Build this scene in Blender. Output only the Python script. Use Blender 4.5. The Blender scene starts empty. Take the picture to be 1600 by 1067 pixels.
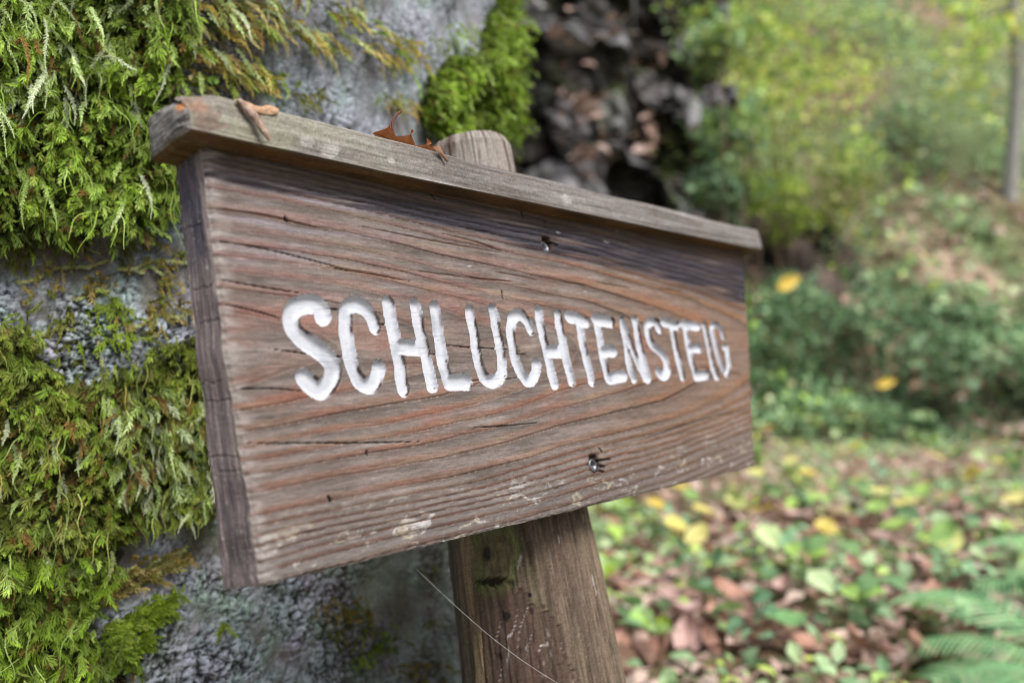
import bpy, math, random
import numpy as np
from mathutils import Matrix, Vector

rng = np.random.default_rng(7)
random.seed(7)
scene = bpy.context.scene
COL = scene.collection

# ------------------------------------------------------------------ camera geometry
F, CX, CY = 1375.0, 800.0, 533.5          # focal length in photo pixels, principal point
HC = 0.55                                 # camera height above the path


def c2w(p):                               # camera axes (right, down, forward) -> world
    p = np.asarray(p, float)
    return np.stack([p[..., 0], p[..., 2], HC - p[..., 1]], -1)


def ray(px, py):
    px = np.asarray(px, float); py = np.asarray(py, float)
    return np.stack([(px - CX) / F, np.ones_like(px), -(py - CY) / F], -1)   # world dir, Y depth = 1


def pix(P):
    P = np.asarray(P, float)
    y = np.maximum(P[..., 1], 1e-3)
    return CX + F * P[..., 0] / y, CY + F * (HC - P[..., 2]) / y


# the board's own frame: u along it, v up it, w into its back
AU = c2w([0.63523607, 0.00758239, 0.77228081]) - [0, 0, HC]
AW = c2w([-0.75633504, 0.20848691, 0.62007299]) - [0, 0, HC]
AU /= np.linalg.norm(AU)
AW -= AU * (AU @ AW); AW /= np.linalg.norm(AW)
AV = np.cross(AU, AW); AV /= np.linalg.norm(AV)
P0 = c2w([-0.14774576, -0.09344996, 0.42060128])
CAM = np.array([0, 0, HC])
BU, BW, BV = 0.275, 0.073, -0.64           # post axis; foot of the post
SIGN_BASE = P0 + BU * AU + BW * AW + BV * AV


def s2w(u, v, w):
    u, v, w = np.broadcast_arrays(np.asarray(u, float), np.asarray(v, float), np.asarray(w, float))
    return P0 + u[..., None] * AU + v[..., None] * AV + w[..., None] * AW


def s2l(u, v, w):                          # board coords -> sign local coords
    u, v, w = np.broadcast_arrays(np.asarray(u, float), np.asarray(v, float), np.asarray(w, float))
    return np.stack([u - BU, w - BW, v - BV], -1)


def uv_at(px, py, w=0.0):                  # photo pixel -> point of the plane w
    d = ray(px, py)
    o = P0 + w * AW
    t = ((o - CAM) @ AW) / (d @ AW)
    q = CAM + d * t[..., None] - P0
    return q @ AU, q @ AV


# ------------------------------------------------------------------ numpy noise
_perm = np.random.default_rng(3).permutation(4096)
_ang = np.random.default_rng(4).random(4096) * 2 * np.pi
_gx, _gy = np.cos(_ang), np.sin(_ang)
_r1 = np.random.default_rng(5).random(4096)
_r2 = np.random.default_rng(6).random(4096)


def _h(ix, iy, s):
    return _perm[(_perm[(ix + 57 * s) & 4095] + iy + 131 * s) & 4095]


def pn(x, y, s=0):                         # gradient noise, about -1..1
    x = np.asarray(x, float); y = np.asarray(y, float)
    ix = np.floor(x).astype(np.int64); iy = np.floor(y).astype(np.int64)
    fx = x - ix; fy = y - iy
    u = fx * fx * fx * (fx * (fx * 6 - 15) + 10); v = fy * fy * fy * (fy * (fy * 6 - 15) + 10)
    def g(a, b):
        h = _h(ix + a, iy + b, s)
        return _gx[h] * (fx - a) + _gy[h] * (fy - b)
    n0 = g(0, 0) * (1 - u) + g(1, 0) * u
    n1 = g(0, 1) * (1 - u) + g(1, 1) * u
    return (n0 * (1 - v) + n1 * v) * 1.5


def fbm(x, y, s=0, o=4, g=0.5):
    t = 0; a = 1.0; f = 1.0; m = 0
    for k in range(o):
        t = t + a * pn(x * f, y * f, s + k * 7); m += a; a *= g; f *= 2.03
    return t / m


def worley(x, y, s=0):                     # F1, F2, id of nearest cell
    x = np.asarray(x, float); y = np.asarray(y, float)
    ix = np.floor(x).astype(np.int64); iy = np.floor(y).astype(np.int64)
    f1 = np.full(x.shape, 9.0); f2 = np.full(x.shape, 9.0); idd = np.zeros(x.shape)
    for a in (-1, 0, 1):
        for b in (-1, 0, 1):
            h = _h(ix + a, iy + b, s)
            d = np.hypot(ix + a + 0.1 + 0.8 * _r1[h] - x, iy + b + 0.1 + 0.8 * _r2[h] - y)
            c = d < f1
            f2 = np.where(c, f1, np.minimum(f2, d))
            idd = np.where(c, h / 4096.0, idd)
            f1 = np.where(c, d, f1)
    return f1, f2, idd


def ss(a, b, x):
    t = np.clip((x - a) / (b - a), 0, 1)
    return t * t * (3 - 2 * t)


def lin(r, g, b, k=1.0):                   # display colour (0-255) -> linear
    c = np.array([r, g, b]) / 255.0
    return np.where(c <= 0.04045, c / 12.92, ((c + 0.055) / 1.055) ** 2.4) * k


def mix(a, b, t):
    t = np.asarray(t)[..., None]
    return a * (1 - t) + b * t


def in_poly(px, py, poly):
    r = np.zeros(np.shape(px), bool)
    n = len(poly)
    for i in range(n):
        x0, y0 = poly[i]; x1, y1 = poly[(i + 1) % n]
        if y0 == y1: continue
        c = ((y0 > py) != (y1 > py)) & (px < (x1 - x0) * (py - y0) / (y1 - y0) + x0)
        r ^= c
    return r


def catmull(pts, n=10):
    p = np.asarray(pts, float)
    p = np.vstack([2 * p[0] - p[1], p, 2 * p[-1] - p[-2]])
    out = []
    for i in range(1, len(p) - 2):
        for t in np.linspace(0, 1, n, endpoint=False):
            a, b, c, d = p[i - 1], p[i], p[i + 1], p[i + 2]
            out.append(0.5 * (2 * b + (c - a) * t + (2 * a - 5 * b + 4 * c - d) * t * t + (3 * b - a - 3 * c + d) * t ** 3))
    out.append(p[-2])
    return np.array(out)


# ------------------------------------------------------------------ mesh and material helpers
def build(name, V, Q, mat, col=None, parent=None, T=None, smooth=True, **props):
    V = np.asarray(V, np.float32).reshape(-1, 3)
    Q = np.asarray(Q, np.int32).reshape(-1, 4) if Q is not None and len(Q) else np.zeros((0, 4), np.int32)
    T = np.asarray(T, np.int32).reshape(-1, 3) if T is not None and len(T) else np.zeros((0, 3), np.int32)
    me = bpy.data.meshes.new(name)
    me.vertices.add(len(V)); me.vertices.foreach_set('co', V.ravel())
    nl = Q.size + T.size
    me.loops.add(nl); me.loops.foreach_set('vertex_index', np.concatenate([Q.ravel(), T.ravel()]))
    me.polygons.add(len(Q) + len(T))
    st = np.concatenate([np.arange(len(Q)) * 4, Q.size + np.arange(len(T)) * 3]).astype(np.int32)
    me.polygons.foreach_set('loop_start', st)
    me.polygons.foreach_set('use_smooth', np.full(len(Q) + len(T), smooth))
    me.update(calc_edges=True); me.validate()
    if col is not None:
        c = np.ones((len(V), 4), np.float32); c[:, :3] = np.clip(col, 0.002, 0.95)
        at = me.color_attributes.new('Col', 'FLOAT_COLOR', 'POINT')
        at.data.foreach_set('color', c.ravel())
    me.materials.append(mat)
    o = bpy.data.objects.new(name, me); COL.objects.link(o)
    if parent is not None: o.parent = parent
    for k, v in props.items(): o[k] = v
    return o


def empty(name, loc, label, cat, group=None, rot=None):
    o = bpy.data.objects.new(name, None); COL.objects.link(o)
    o.empty_display_size = 0.05
    if rot is not None: o.matrix_world = rot
    o.location = loc
    o['label'] = label; o['category'] = cat
    if group: o['group'] = group
    return o


def grid_q(nr, nc, off=0, wrap=False):
    r = np.arange(nr - 1)[:, None]; c = np.arange(nc if wrap else nc - 1)[None, :]
    c2 = (c + 1) % nc
    return np.stack([r * nc + c, r * nc + c2, (r + 1) * nc + c2, (r + 1) * nc + c], -1).reshape(-1, 4) + off


def attr_mat(name, rough=0.8, spec=0.25, transl=0.0, fine=None, bump=None, hue=None, flat=None):
    m = bpy.data.materials.new(name); m.use_nodes = True
    nt = m.node_tree; N = nt.nodes; L = nt.links
    N.clear()
    out = N.new('ShaderNodeOutputMaterial'); b = N.new('ShaderNodeBsdfPrincipled')
    b.inputs['Roughness'].default_value = rough
    b.inputs['Specular IOR Level'].default_value = spec
    if flat is None:
        a = N.new('ShaderNodeAttribute'); a.attribute_name = 'Col'; c = a.outputs['Color']
    else:
        a = N.new('ShaderNodeRGB'); a.outputs[0].default_value = (*flat, 1); c = a.outputs[0]
    if hue:                                 # per-object variation
        oi = N.new('ShaderNodeObjectInfo'); cr = N.new('ShaderNodeValToRGB')
        cr.color_ramp.interpolation = 'LINEAR'
        els = cr.color_ramp.elements
        while len(els) < len(hue): els.new(0.5)
        for i, hcol in enumerate(hue):
            els[i].position = i / (len(hue) - 1); els[i].color = (*hcol, 1)
        L.new(oi.outputs['Random'], cr.inputs[0])
        mx = N.new('ShaderNodeMix'); mx.data_type = 'RGBA'; mx.blend_type = 'MULTIPLY'; mx.inputs[0].default_value = 1
        L.new(c, mx.inputs[6]); L.new(cr.outputs[0], mx.inputs[7]); c = mx.outputs[2]
    if fine or bump:
        tc = N.new('ShaderNodeTexCoord')
    if fine:
        sc, amt, stretch = fine
        mp = N.new('ShaderNodeMapping'); mp.inputs['Scale'].default_value = stretch
        L.new(tc.outputs['Object'], mp.inputs[0])
        n = N.new('ShaderNodeTexNoise'); n.inputs['Scale'].default_value = sc; n.inputs['Detail'].default_value = 4
        L.new(mp.outputs[0], n.inputs['Vector'])
        mr = N.new('ShaderNodeMapRange'); mr.inputs[1].default_value = 0.3; mr.inputs[2].default_value = 0.7
        mr.inputs[3].default_value = 1 - amt; mr.inputs[4].default_value = 1 + amt
        L.new(n.outputs['Fac'], mr.inputs[0])
        mx = N.new('ShaderNodeMix'); mx.data_type = 'RGBA'; mx.blend_type = 'MULTIPLY'; mx.inputs[0].default_value = 1
        L.new(c, mx.inputs[6]); L.new(mr.outputs[0], mx.inputs[7]); c = mx.outputs[2]
    if bump:
        sc, st, dist = bump
        n2 = N.new('ShaderNodeTexNoise'); n2.inputs['Scale'].default_value = sc; n2.inputs['Detail'].default_value = 5
        L.new(tc.outputs['Object'], n2.inputs['Vector'])
        bp = N.new('ShaderNodeBump'); bp.inputs['Strength'].default_value = st; bp.inputs['Distance'].default_value = dist
        L.new(n2.outputs['Fac'], bp.inputs['Height']); L.new(bp.outputs[0], b.inputs['Normal'])
    L.new(c, b.inputs['Base Color'])
    if transl > 0:
        t = N.new('ShaderNodeBsdfTranslucent'); L.new(c, t.inputs['Color'])
        ms = N.new('ShaderNodeMixShader'); ms.inputs[0].default_value = transl
        L.new(b.outputs[0], ms.inputs[1]); L.new(t.outputs[0], ms.inputs[2]); L.new(ms.outputs[0], out.inputs[0])
    else:
        L.new(b.outputs[0], out.inputs[0])
    return m


M_wood = attr_mat('weathered_wood', 0.75, 0.22, fine=(900, 0.16, (0.25, 1, 1)))
M_paint = attr_mat('white_paint', 0.65, 0.2, fine=(700, 0.06, (0.3, 1, 1)), bump=(600, 0.35, 0.0005))
M_cap = attr_mat('cap_wood', 0.8, 0.2, fine=(800, 0.2, (0.25, 1, 1)))
M_post = attr_mat('post_wood', 0.8, 0.2, fine=(800, 0.2, (1, 1, 0.22)))
M_bark = attr_mat('lichen_bark', 0.85, 0.2, fine=(700, 0.2, (1, 1, 1)))
M_moss = attr_mat('moss', 0.7, 0.2, transl=0.3)
M_steel = attr_mat('grey_steel', 0.4, 0.5, flat=(0.15, 0.155, 0.17), bump=(900, 0.2, 0.0003))
M_steel.node_tree.nodes['Principled BSDF'].inputs['Metallic'].default_value = 0.75
M_leaf = attr_mat('leaf', 0.55, 0.35, transl=0.3)
M_leafv = attr_mat('leaf_varied', 0.55, 0.35, transl=0.3, hue=[(0.7, 0.72, 0.7), (1, 1, 1), (1.15, 1.05, 0.8)])
M_dead = attr_mat('dead_leaf', 0.7, 0.25, transl=0.1, fine=(300, 0.12, (1, 1, 1)))
M_rock = attr_mat('rock', 0.85, 0.2, fine=(60, 0.3, (1, 1, 1)), bump=(40, 0.5, 0.02))
M_soil = attr_mat('soil', 0.95, 0.1, fine=(30, 0.35, (1, 1, 1)), bump=(25, 0.6, 0.03))
M_web = attr_mat('silk', 0.3, 0.5, flat=(0.9, 0.9, 0.92))

# ================================================================== SIGN
rot = Matrix((Vector(AU), Vector(AW), Vector(AV))).transposed().to_4x4()
sign = empty('trail_sign', Vector(SIGN_BASE), 'weathered brown wooden sign reading SCHLUCHTENSTEIG in carved white letters, nailed to a short post', 'sign', rot=rot)

H = 0.2076
TH = 0.026
NU, NV = 1180, 470
sg = np.linspace(0, 1, NU)[None, :]
vv = -np.linspace(-0.012, H, NV)[:, None]
umax = 0.6 + (0.0684 / H) * vv
U = sg * umax
V = vv + 0 * U
# --- growth rings of a flat-sawn board
warp = 0.0020 * pn(U * 6, V * 18, 1) + 0.0006 * pn(U * 22, V * 60, 2) + 0.00022 * pn(U * 90, V * 160, 3)
v0 = -0.100 + 0.004 * pn(U * 4, V * 0 + 3.1, 9)
d2 = 0.00025 + 0.0046 * U + 0.0085 * U * U
q = np.sqrt((V - v0) ** 2 + np.clip(d2, 0, None) + 1e-7) + warp
phase = np.where(q < 0.078, q / 0.0079, 0.078 / 0.0079 + (q - 0.078) / 0.0046)
phase = phase + 0.33 * np.sin(phase * 0.9 + 0.6) + 0.2 * pn(phase * 0.35, phase * 0 + 7, 5)
low = V < v0
fr = phase - np.floor(phase)
fr = np.where(low, fr, 1 - fr)             # reading downwards: grey ridge, red hollow, dark edge
ringid = np.floor(phase)
rr = pn(ringid * 0.73 + 0.5, ringid * 0 + 0.3 + 9 * low, 6)
fib1 = fbm(U * 28, V * 900, 11, 3)
fib2 = pn(U * 110, V * 2100, 14)
fib3 = fbm(U * 9, V * 230, 17, 3)
speck = rng.normal(0, 1, U.shape)
blotch = fbm(U * 11, V * 24, 21, 3)
blotch2 = fbm(U * 30, V * 60, 24, 3)
G1 = lin(106, 96, 90); G2 = lin(150, 139, 134); G3 = lin(70, 60, 54)
RED = lin(162, 116, 98); PINK = lin(162, 130, 124); ORG = lin(166, 118, 82); TAN = lin(178, 160, 140)
col = mix(np.broadcast_to(G1, U.shape + (3,)), np.broadcast_to(G2, U.shape + (3,)), np.clip(0.45 + 0.5 * fib3 + 0.45 * blotch2, 0, 1))
col = mix(col, G3, np.clip(-0.05 + 1.3 * fib1, 0, 0.8))
redc = mix(np.broadcast_to(RED, U.shape + (3,)), np.broadcast_to(PINK, U.shape + (3,)), ss(-0.12, -0.06, V) * ss(0.5, 0.1, U))
redc = mix(redc, ORG, ss(0.22, 0.45, U))
redc = mix(redc, TAN, np.clip(0.15 + 0.8 * pn(U * 16, V * 120, 31), 0, 0.75))
redband = ss(0.45, 0.72, fr + 0.10 * fib1) * np.clip(0.75 + 0.5 * rr + 0.5 * blotch, 0.1, 1)
col = mix(col, redc, redband * 0.85 * (0.35 + 0.65 * ss(0.006, 0.03, np.abs(V - v0))))
# loose red staining in the middle of the board, and browner right part
col = mix(col, lin(160, 100, 84), np.clip(0.7 * fbm(U * 14, V * 40, 41, 3) - 0.02, 0, 0.45) * ss(-0.17, -0.12, V) * ss(-0.03, -0.07, V))
col = mix(col, lin(142, 106, 80), ss(0.2, 0.5, U) * 0.4)
# dark groove at each ring
edge = ss(0.86, 0.94, fr + 0.014 * fib1) * ss(1.0, 0.985, fr) * np.clip(0.75 + 0.5 * pn(U * 7, ringid * 1.7, 51) + 0.2 * rr, 0.15, 1)
edge = edge * (0.25 + 0.75 * ss(0.006, 0.03, np.abs(V - v0)))
col = mix(col, lin(44, 35, 32), edge * 0.9)
col = mix(col, lin(84, 72, 66), ss(0.35, 0.02, fr) * 0.45)
hgt = 0.00022 * np.sin((fr - 0.25) * 2 * np.pi) - 0.00055 * edge - 0.00025 * ss(0.55, 0.9, fr) + 0.00013 * fib1 + 0.00005 * speck * 0.3
# pale fleck streaks in the hollows and lilac bloom at upper left
col = mix(col, lin(190, 180, 180), np.clip(1.6 * fbm(U * 20, V * 260, 61, 3) - 0.55, 0, 0.6) * np.clip(0.4 + blotch, 0, 1))
col = mix(col, lin(170, 160, 172), np.clip(1.2 * fbm(U * 13, V * 130, 65, 2) - 0.2, 0, 0.5) * ss(0.2, 0.05, U) * ss(-0.09, -0.04, V))
# dark water stain along the top
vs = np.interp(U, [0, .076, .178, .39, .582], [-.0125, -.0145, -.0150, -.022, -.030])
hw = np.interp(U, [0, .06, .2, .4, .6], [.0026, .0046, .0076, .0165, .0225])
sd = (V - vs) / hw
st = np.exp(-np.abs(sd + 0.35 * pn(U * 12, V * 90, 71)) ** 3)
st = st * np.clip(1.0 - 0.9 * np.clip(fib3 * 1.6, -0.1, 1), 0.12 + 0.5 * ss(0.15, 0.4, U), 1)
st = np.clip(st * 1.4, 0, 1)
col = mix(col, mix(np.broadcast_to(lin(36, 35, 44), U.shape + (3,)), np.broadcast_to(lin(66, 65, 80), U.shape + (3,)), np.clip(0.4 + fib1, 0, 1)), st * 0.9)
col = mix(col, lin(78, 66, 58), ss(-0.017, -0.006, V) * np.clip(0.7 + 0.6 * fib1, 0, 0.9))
# grey weathering and chalky lichen near the lower edge and right corner
lowm = ss(-0.168, -0.198, V) + 0.8 * ss(0.36, 0.55, U) * ss(-0.15, -0.19, V)
col = mix(col, lin(108, 102, 100), np.clip(lowm, 0, 1) * 0.6 * np.clip(0.8 + fib3, 0.2, 1))
wl = fbm(U * 34 + 0.5 * pn(U * 90, V * 160, 82), V * 120 + 0.6 * pn(U * 90, V * 160, 83), 81, 5, 0.65) + 0.3 * fib1
col = mix(col, mix(np.broadcast_to(lin(186, 182, 182), U.shape + (3,)), np.broadcast_to(lin(168, 160, 140), U.shape + (3,)), np.clip(0.5 + blotch2 * 2, 0, 1)),
          np.clip(ss(0.16, 0.34, wl) * np.clip(lowm, 0, 1), 0, 1) * 0.85)
hgt = hgt + 0.0002 * ss(0.16, 0.34, wl) * np.clip(lowm, 0, 1)
# isolated pale flecks
wl2 = fbm(U * 48, V * 190, 85, 2)
col = mix(col, lin(196, 194, 204), ss(0.66, 0.74, wl2) * 0.6 * ss(-0.085, -0.03, V))
# lighter left margin with chips
mg = ss(0.012, 0.0, U + 0.006 * pn(U * 40, V * 180, 91))
col = mix(col, lin(168, 160, 156), mg * np.clip(0.5 + 1.2 * pn(U * 70, V * 330, 92), 0, 0.8))
col = col * np.clip(1 + 0.10 * speck[..., None] + 0.24 * fib2[..., None] + 0.42 * fib1[..., None] + 0.2 * fib3[..., None], 0.22, 1.9) * np.array([0.81, 0.805, 0.785])


def seg_dist(pts, ru, rv, pad=1.4):
    """normalised distance to a polyline in (u,v); returns slice and distance"""
    pts = np.asarray(pts)
    u0, u1 = pts[:, 0].min() - ru.max() * pad, pts[:, 0].max() + ru.max() * pad
    b0, b1 = pts[:, 1].min() - rv * pad, pts[:, 1].max() + rv * pad
    i0 = np.searchsorted(-vv[:, 0], -b1); i1 = np.searchsorted(-vv[:, 0], -b0)
    cols = np.where((U[(i0 + i1) // 2 % NV] > u0 - 0.02) & (U[(i0 + i1) // 2 % NV] < u1 + 0.02))[0]
    sl = (slice(max(i0, 0), min(i1, NV)), slice(cols[0], cols[-1] + 1))
    uu, v_ = U[sl], V[sl]
    best = np.full(uu.shape, 9.0); side = np.zeros(uu.shape)
    for k in range(len(pts) - 1):
        a, b = pts[k], pts[k + 1]
        r = (ru[k] + ru[k + 1]) / 2
        ax, ay = (uu - a[0]) / r, (v_ - a[1]) / rv
        bx, by = (b[0] - a[0]) / r, (b[1] - a[1]) / rv
        t = np.clip((ax * bx + ay * by) / (bx * bx + by * by + 1e-12), 0, 1)
        dx, dy = ax - t * bx, ay - t * by
        d = np.hypot(dx, dy)
        c = d < best
        best = np.where(c, d, best); side = np.where(c, dx, side)
    return sl, best, side


# --- splits and torn slivers
def crack(pxpts, wid, depth, c, taper=True):
    global hgt, col
    p = catmull(np.array(pxpts), 8)
    u_, v_ = uv_at(p[:, 0], p[:, 1])
    n = len(u_)
    sl, d, _ = seg_dist(np.stack([u_, v_], 1), np.full(n, wid), wid)
    if taper:
        tt = np.clip((U[sl] - u_[0]) / (u_[-1] - u_[0] + 1e-9), 0, 1)
        d = d / np.clip(1.15 * np.sin(np.pi * np.clip(tt, 0.02, 0.98)) ** 0.6, 0.15, 1)
    d = d * (1 + 0.3 * pn(U[sl] * 160, V[sl] * 500, 95))
    k = ss(1.0, 0.3, d)
    hgt[sl] -= depth * k
    col[sl] = mix(col[sl], c, k * 0.95)


DK = lin(40, 31, 28)
for pts in ([(372, 693), (500, 692), (600, 691), (655, 690)], [(338, 436), (400, 447), (470, 458)], [(341, 473), (400, 486), (444, 499)],
            [(514, 482), (532, 484)], [(592, 506), (608, 508)], [(352, 608), (420, 607), (475, 611)], [(335, 375), (420, 390), (545, 422)],
            [(690, 538), (740, 543), (800, 546)], [(720, 595), (790, 592), (815, 588)], [(800, 553), (822, 553)], [(640, 548), (700, 556)],
            [(1000, 688), (1100, 655), (1168, 640)], [(1090, 572), (1160, 585)], [(740, 668), (800, 664), (840, 660)],
            [(420, 545), (480, 552), (560, 560)]):
    crack(pts, 0.00045, 0.0016, DK)
for pts in ([(335, 324), (420, 337), (520, 362)], [(500, 415), (580, 428), (640, 440)], [(560, 353), (680, 377), (790, 396)], [(640, 422), (720, 432), (812, 441)],
            [(770, 424), (815, 432), (842, 438)], [(830, 430), (880, 440), (918, 446)], [(930, 441), (960, 446), (985, 450)], [(1030, 450), (1060, 456), (1075, 460)],
            [(690, 365), (740, 377), (785, 392)], [(870, 394), (930, 404), (985, 416)]):
    crack(pts, 0.00075, 0.0007, lin(92, 68, 54))
# holes round the screws with drill splinters
for (px_, py_, r_) in ((855, 382, 0.0062), (929, 724, 0.0068)):
    u_, v_ = uv_at(np.array([float(px_)]), np.array([float(py_)]))
    dd = np.hypot(U - u_, (V - v_)) / r_ * (1 + 0.22 * pn(np.arctan2(V - v_, U - u_) * 3, U * 0, 97))
    k = ss(1.05, 0.8, dd)
    hgt -= 0.0042 * k
    col = mix(col, lin(24, 20, 19), k)
    col = mix(col, lin(70, 50, 40), ss(1.7, 1.0, dd) * 0.5)
for pts in ([(934, 719), (945, 718), (955, 717)], [(936, 727), (946, 729)], [(936, 735), (944, 737)], [(936, 700), (941, 706)], [(860, 378), (872, 384)], [(784, 455), (787, 466)],
            [(670, 298), (679, 311)], [(815, 330), (817, 340)], [(850, 343), (852, 350)], [(446, 340), (450, 345)], [(512, 776), (517, 782)], [(573, 705), (575, 710)]):
    crack(pts, 0.0010, 0.0015, lin(26, 21, 20), False)

# --- the carved word
def z(ox, oy, k, pts): return [(ox + x / k, oy + y / k) for x, y in pts]
A_ = lambda pts: z(430, 450, 5.93, pts)
B_ = lambda pts: z(590, 460, 6.277, pts)
C_ = lambda pts: z(780, 470, 7.115, pts)
D_ = lambda pts: z(960, 480, 8.0, pts)
strokes = [
    (A_([(440, 262), (420, 180), (340, 145), (235, 165), (160, 240), (165, 350), (250, 465), (390, 560), (505, 660), (545, 765), (505, 885), (420, 940), (335, 895), (272, 835)]), 1.16),
    (A_([(925, 355), (895, 265), (830, 190), (745, 150), (672, 190), (655, 330), (680, 520), (710, 690), (765, 835), (850, 905), (930, 860), (960, 735)]), 1.0),
    (B_([(108, 85), (160, 380), (215, 660), (255, 930)]), 1.0), (B_([(372, 110), (430, 400), (490, 650), (535, 895)]), 0.95), (B_([(200, 510), (390, 522)]), 1.05),
    (B_([(565, 130), (610, 430), (650, 680), (690, 850)]), 0.95), (B_([(705, 862), (880, 858)]), 1.08),
    (B_([(910, 160), (950, 400), (995, 680), (1050, 810), (1120, 855), (1215, 795), (1222, 650), (1180, 380), (1135, 150)]), 0.93),
    (C_([(350, 315), (310, 225), (235, 150), (155, 190), (135, 300), (150, 480), (185, 650), (250, 810), (335, 890), (400, 815), (418, 700)]), 0.9),
    (C_([(440, 115), (480, 350), (540, 600), (615, 925)]), 0.86), (C_([(655, 145), (700, 400), (750, 640), (810, 890)]), 0.86), (C_([(540, 560), (680, 560)]), 1.0),
    (C_([(785, 180), (870, 190), (955, 232)]), 1.0), (C_([(890, 240), (935, 470), (990, 720), (1038, 895)]), 0.78),
    (C_([(1080, 205), (1245, 235)]), 0.98), (C_([(1085, 230), (1125, 450), (1160, 660), (1220, 850)]), 0.75), (C_([(1150, 560), (1260, 562)]), 0.95), (C_([(1230, 862), (1375, 832)]), 0.98),
    (D_([(95, 150), (150, 450), (195, 750), (245, 905)]), 0.62), (D_([(95, 160), (200, 420), (290, 680), (385, 890)]), 0.6), (D_([(262, 160), (310, 420), (360, 650), (420, 890)]), 0.8),
    (D_([(568, 275), (540, 205), (480, 175), (425, 220), (425, 350), (485, 480), (585, 570), (650, 680), (665, 790), (620, 862), (550, 800)]), 0.78),
    (D_([(625, 185), (785, 232)]), 0.9), (D_([(725, 240), (770, 480), (820, 720), (858, 875)]), 0.72),
    (D_([(865, 215), (1030, 235)]), 0.9), (D_([(885, 250), (932, 500), (972, 700), (1025, 855)]), 0.68), (D_([(970, 510), (1055, 512)]), 0.85), (D_([(1030, 858), (1160, 842)]), 0.9),
    (D_([(1125, 215), (1182, 480), (1232, 720), (1280, 868)]), 0.68),
    (D_([(1370, 375), (1335, 275), (1255, 210), (1222, 260), (1248, 420), (1290, 580), (1345, 740), (1400, 835), (1432, 760), (1418, 600), (1405, 490), (1380, 505)]), 0.54),
]
carve = np.zeros(U.shape); pmask = np.zeros(U.shape); lside = np.zeros(U.shape); dmin = np.full(U.shape, 9.0)
for pts, k in strokes:
    p = catmull(np.array(pts), 7)
    u_, v_ = uv_at(p[:, 0], p[:, 1])
    ru = np.interp(u_, [0.03, 0.2, 0.35, 0.52], [0.0047, 0.0051, 0.0067, 0.0080]) * k
    rv = float(np.interp(u_.mean(), [0.03, 0.5], [0.0046, 0.0050])) * k
    sl, d, sd_ = seg_dist(np.stack([u_, v_], 1), ru, rv)
    d = d * (1 + 0.07 * pn(U[sl] * 170, V[sl] * 170, 101) + 0.05 * pn(U[sl] * 420, V[sl] * 420, 102))
    dep = 0.0034 * np.clip(1 - np.clip(d, 0, 1) ** 4.5, 0, 1)
    dep *= 1 + 0.16 * pn(U[sl] * 75, V[sl] * 75, 103)
    carve[sl] = np.maximum(carve[sl], dep)
    nn = d < dmin[sl]
    lside[sl] = np.where(nn, sd_, lside[sl]); dmin[sl] = np.minimum(dmin[sl], d)
pmask = ss(1.02, 0.98, dmin)
chip = ss(0.78, 0.88, dmin + 0.16 * fbm(U * 260, V * 130, 105, 3)) * ss(0.15, 0.55, lside) * ss(-0.10, 0.18, pn(U * 75, V * 38, 106) + 0.12 * ((U > 0.083) & (U < 0.128)))
chip = np.maximum(chip, ss(0.5, 0.62, fbm(U * 330, V * 210, 109, 3)) * ss(0.5, 0.8, dmin) * ss(0.0, 0.5, lside))
pmask = pmask * (1 - chip)
hgt = np.where(carve > 0, hgt * np.clip(1 - carve / 0.0012, 0.12, 1), hgt) - carve
white = np.broadcast_to(lin(234, 237, 245, 0.63), U.shape + (3,))
dirt = np.clip(0.9 * fbm(U * 60, V * 60, 107, 4) - 0.12 + 0.16 * fib1, 0, 0.45)
white = mix(white, lin(110, 112, 122), dirt)
white = mix(white, lin(70, 64, 62), ss(0.33, 0.55, fib1) * 0.35)
white = mix(white, lin(60, 58, 60), ss(0.66, 0.74, fbm(U * 210, V * 210, 108, 2)) * 0.7)
col = mix(col, lin(52, 40, 36), ss(1.0, 0.93, dmin) * (1 - pmask))
col = mix(col, white, pmask)
# --- worn edges
eg = np.minimum(U, umax - U)
eb = V + H + 0 * U
hgt = hgt - 0.0020 * ss(0.0028, 0, eg + 0.0010 * pn(V * 300, U * 200, 111)) ** 1.5 - 0.0010 * ss(0.0018, 0, eb + 0.0009 * pn(U * 220, V * 200, 112)) ** 1.5
Uo = U + np.where(U < 0.02, 0.0012 * pn(V * 45, V * 0 + 2, 113) * ss(0.02, 0, U), 0)
Uo = Uo + 0.0045 * ss(-0.09, -0.20, V) * ss(0.06, 0.0, U)
Vo = V - 0.0006 * fbm(U * 60, V * 0, 114, 4) * ss(-H + 0.004, -H, V)
Vf = s2l(Uo, Vo, -hgt).reshape(-1, 3)
Qf = grid_q(NV, NU)[:, ::-1]
cf = col.reshape(-1, 3)
fm = pmask.reshape(-1)[Qf].mean(1) > 0.5
# other faces of the board: left end grain, right end, bottom, back
def strip(a_pos, n, wend, colfn, flip):
    t = np.linspace(0, 1, n)[:, None, None]
    b = a_pos.copy(); b[:, 1] = wend - BW
    P = a_pos[None] * (1 - t) + b[None] * t
    m = a_pos.shape[0]
    qd = grid_q(n, m)
    return P.reshape(-1, 3), (qd[:, ::-1] if flip else qd), t, m
Vf3 = Vf.reshape(NV, NU, 3)
Vs, Qs, Cs = [Vf], [Qf[~fm]], [cf]
off = len(Vf)
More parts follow.
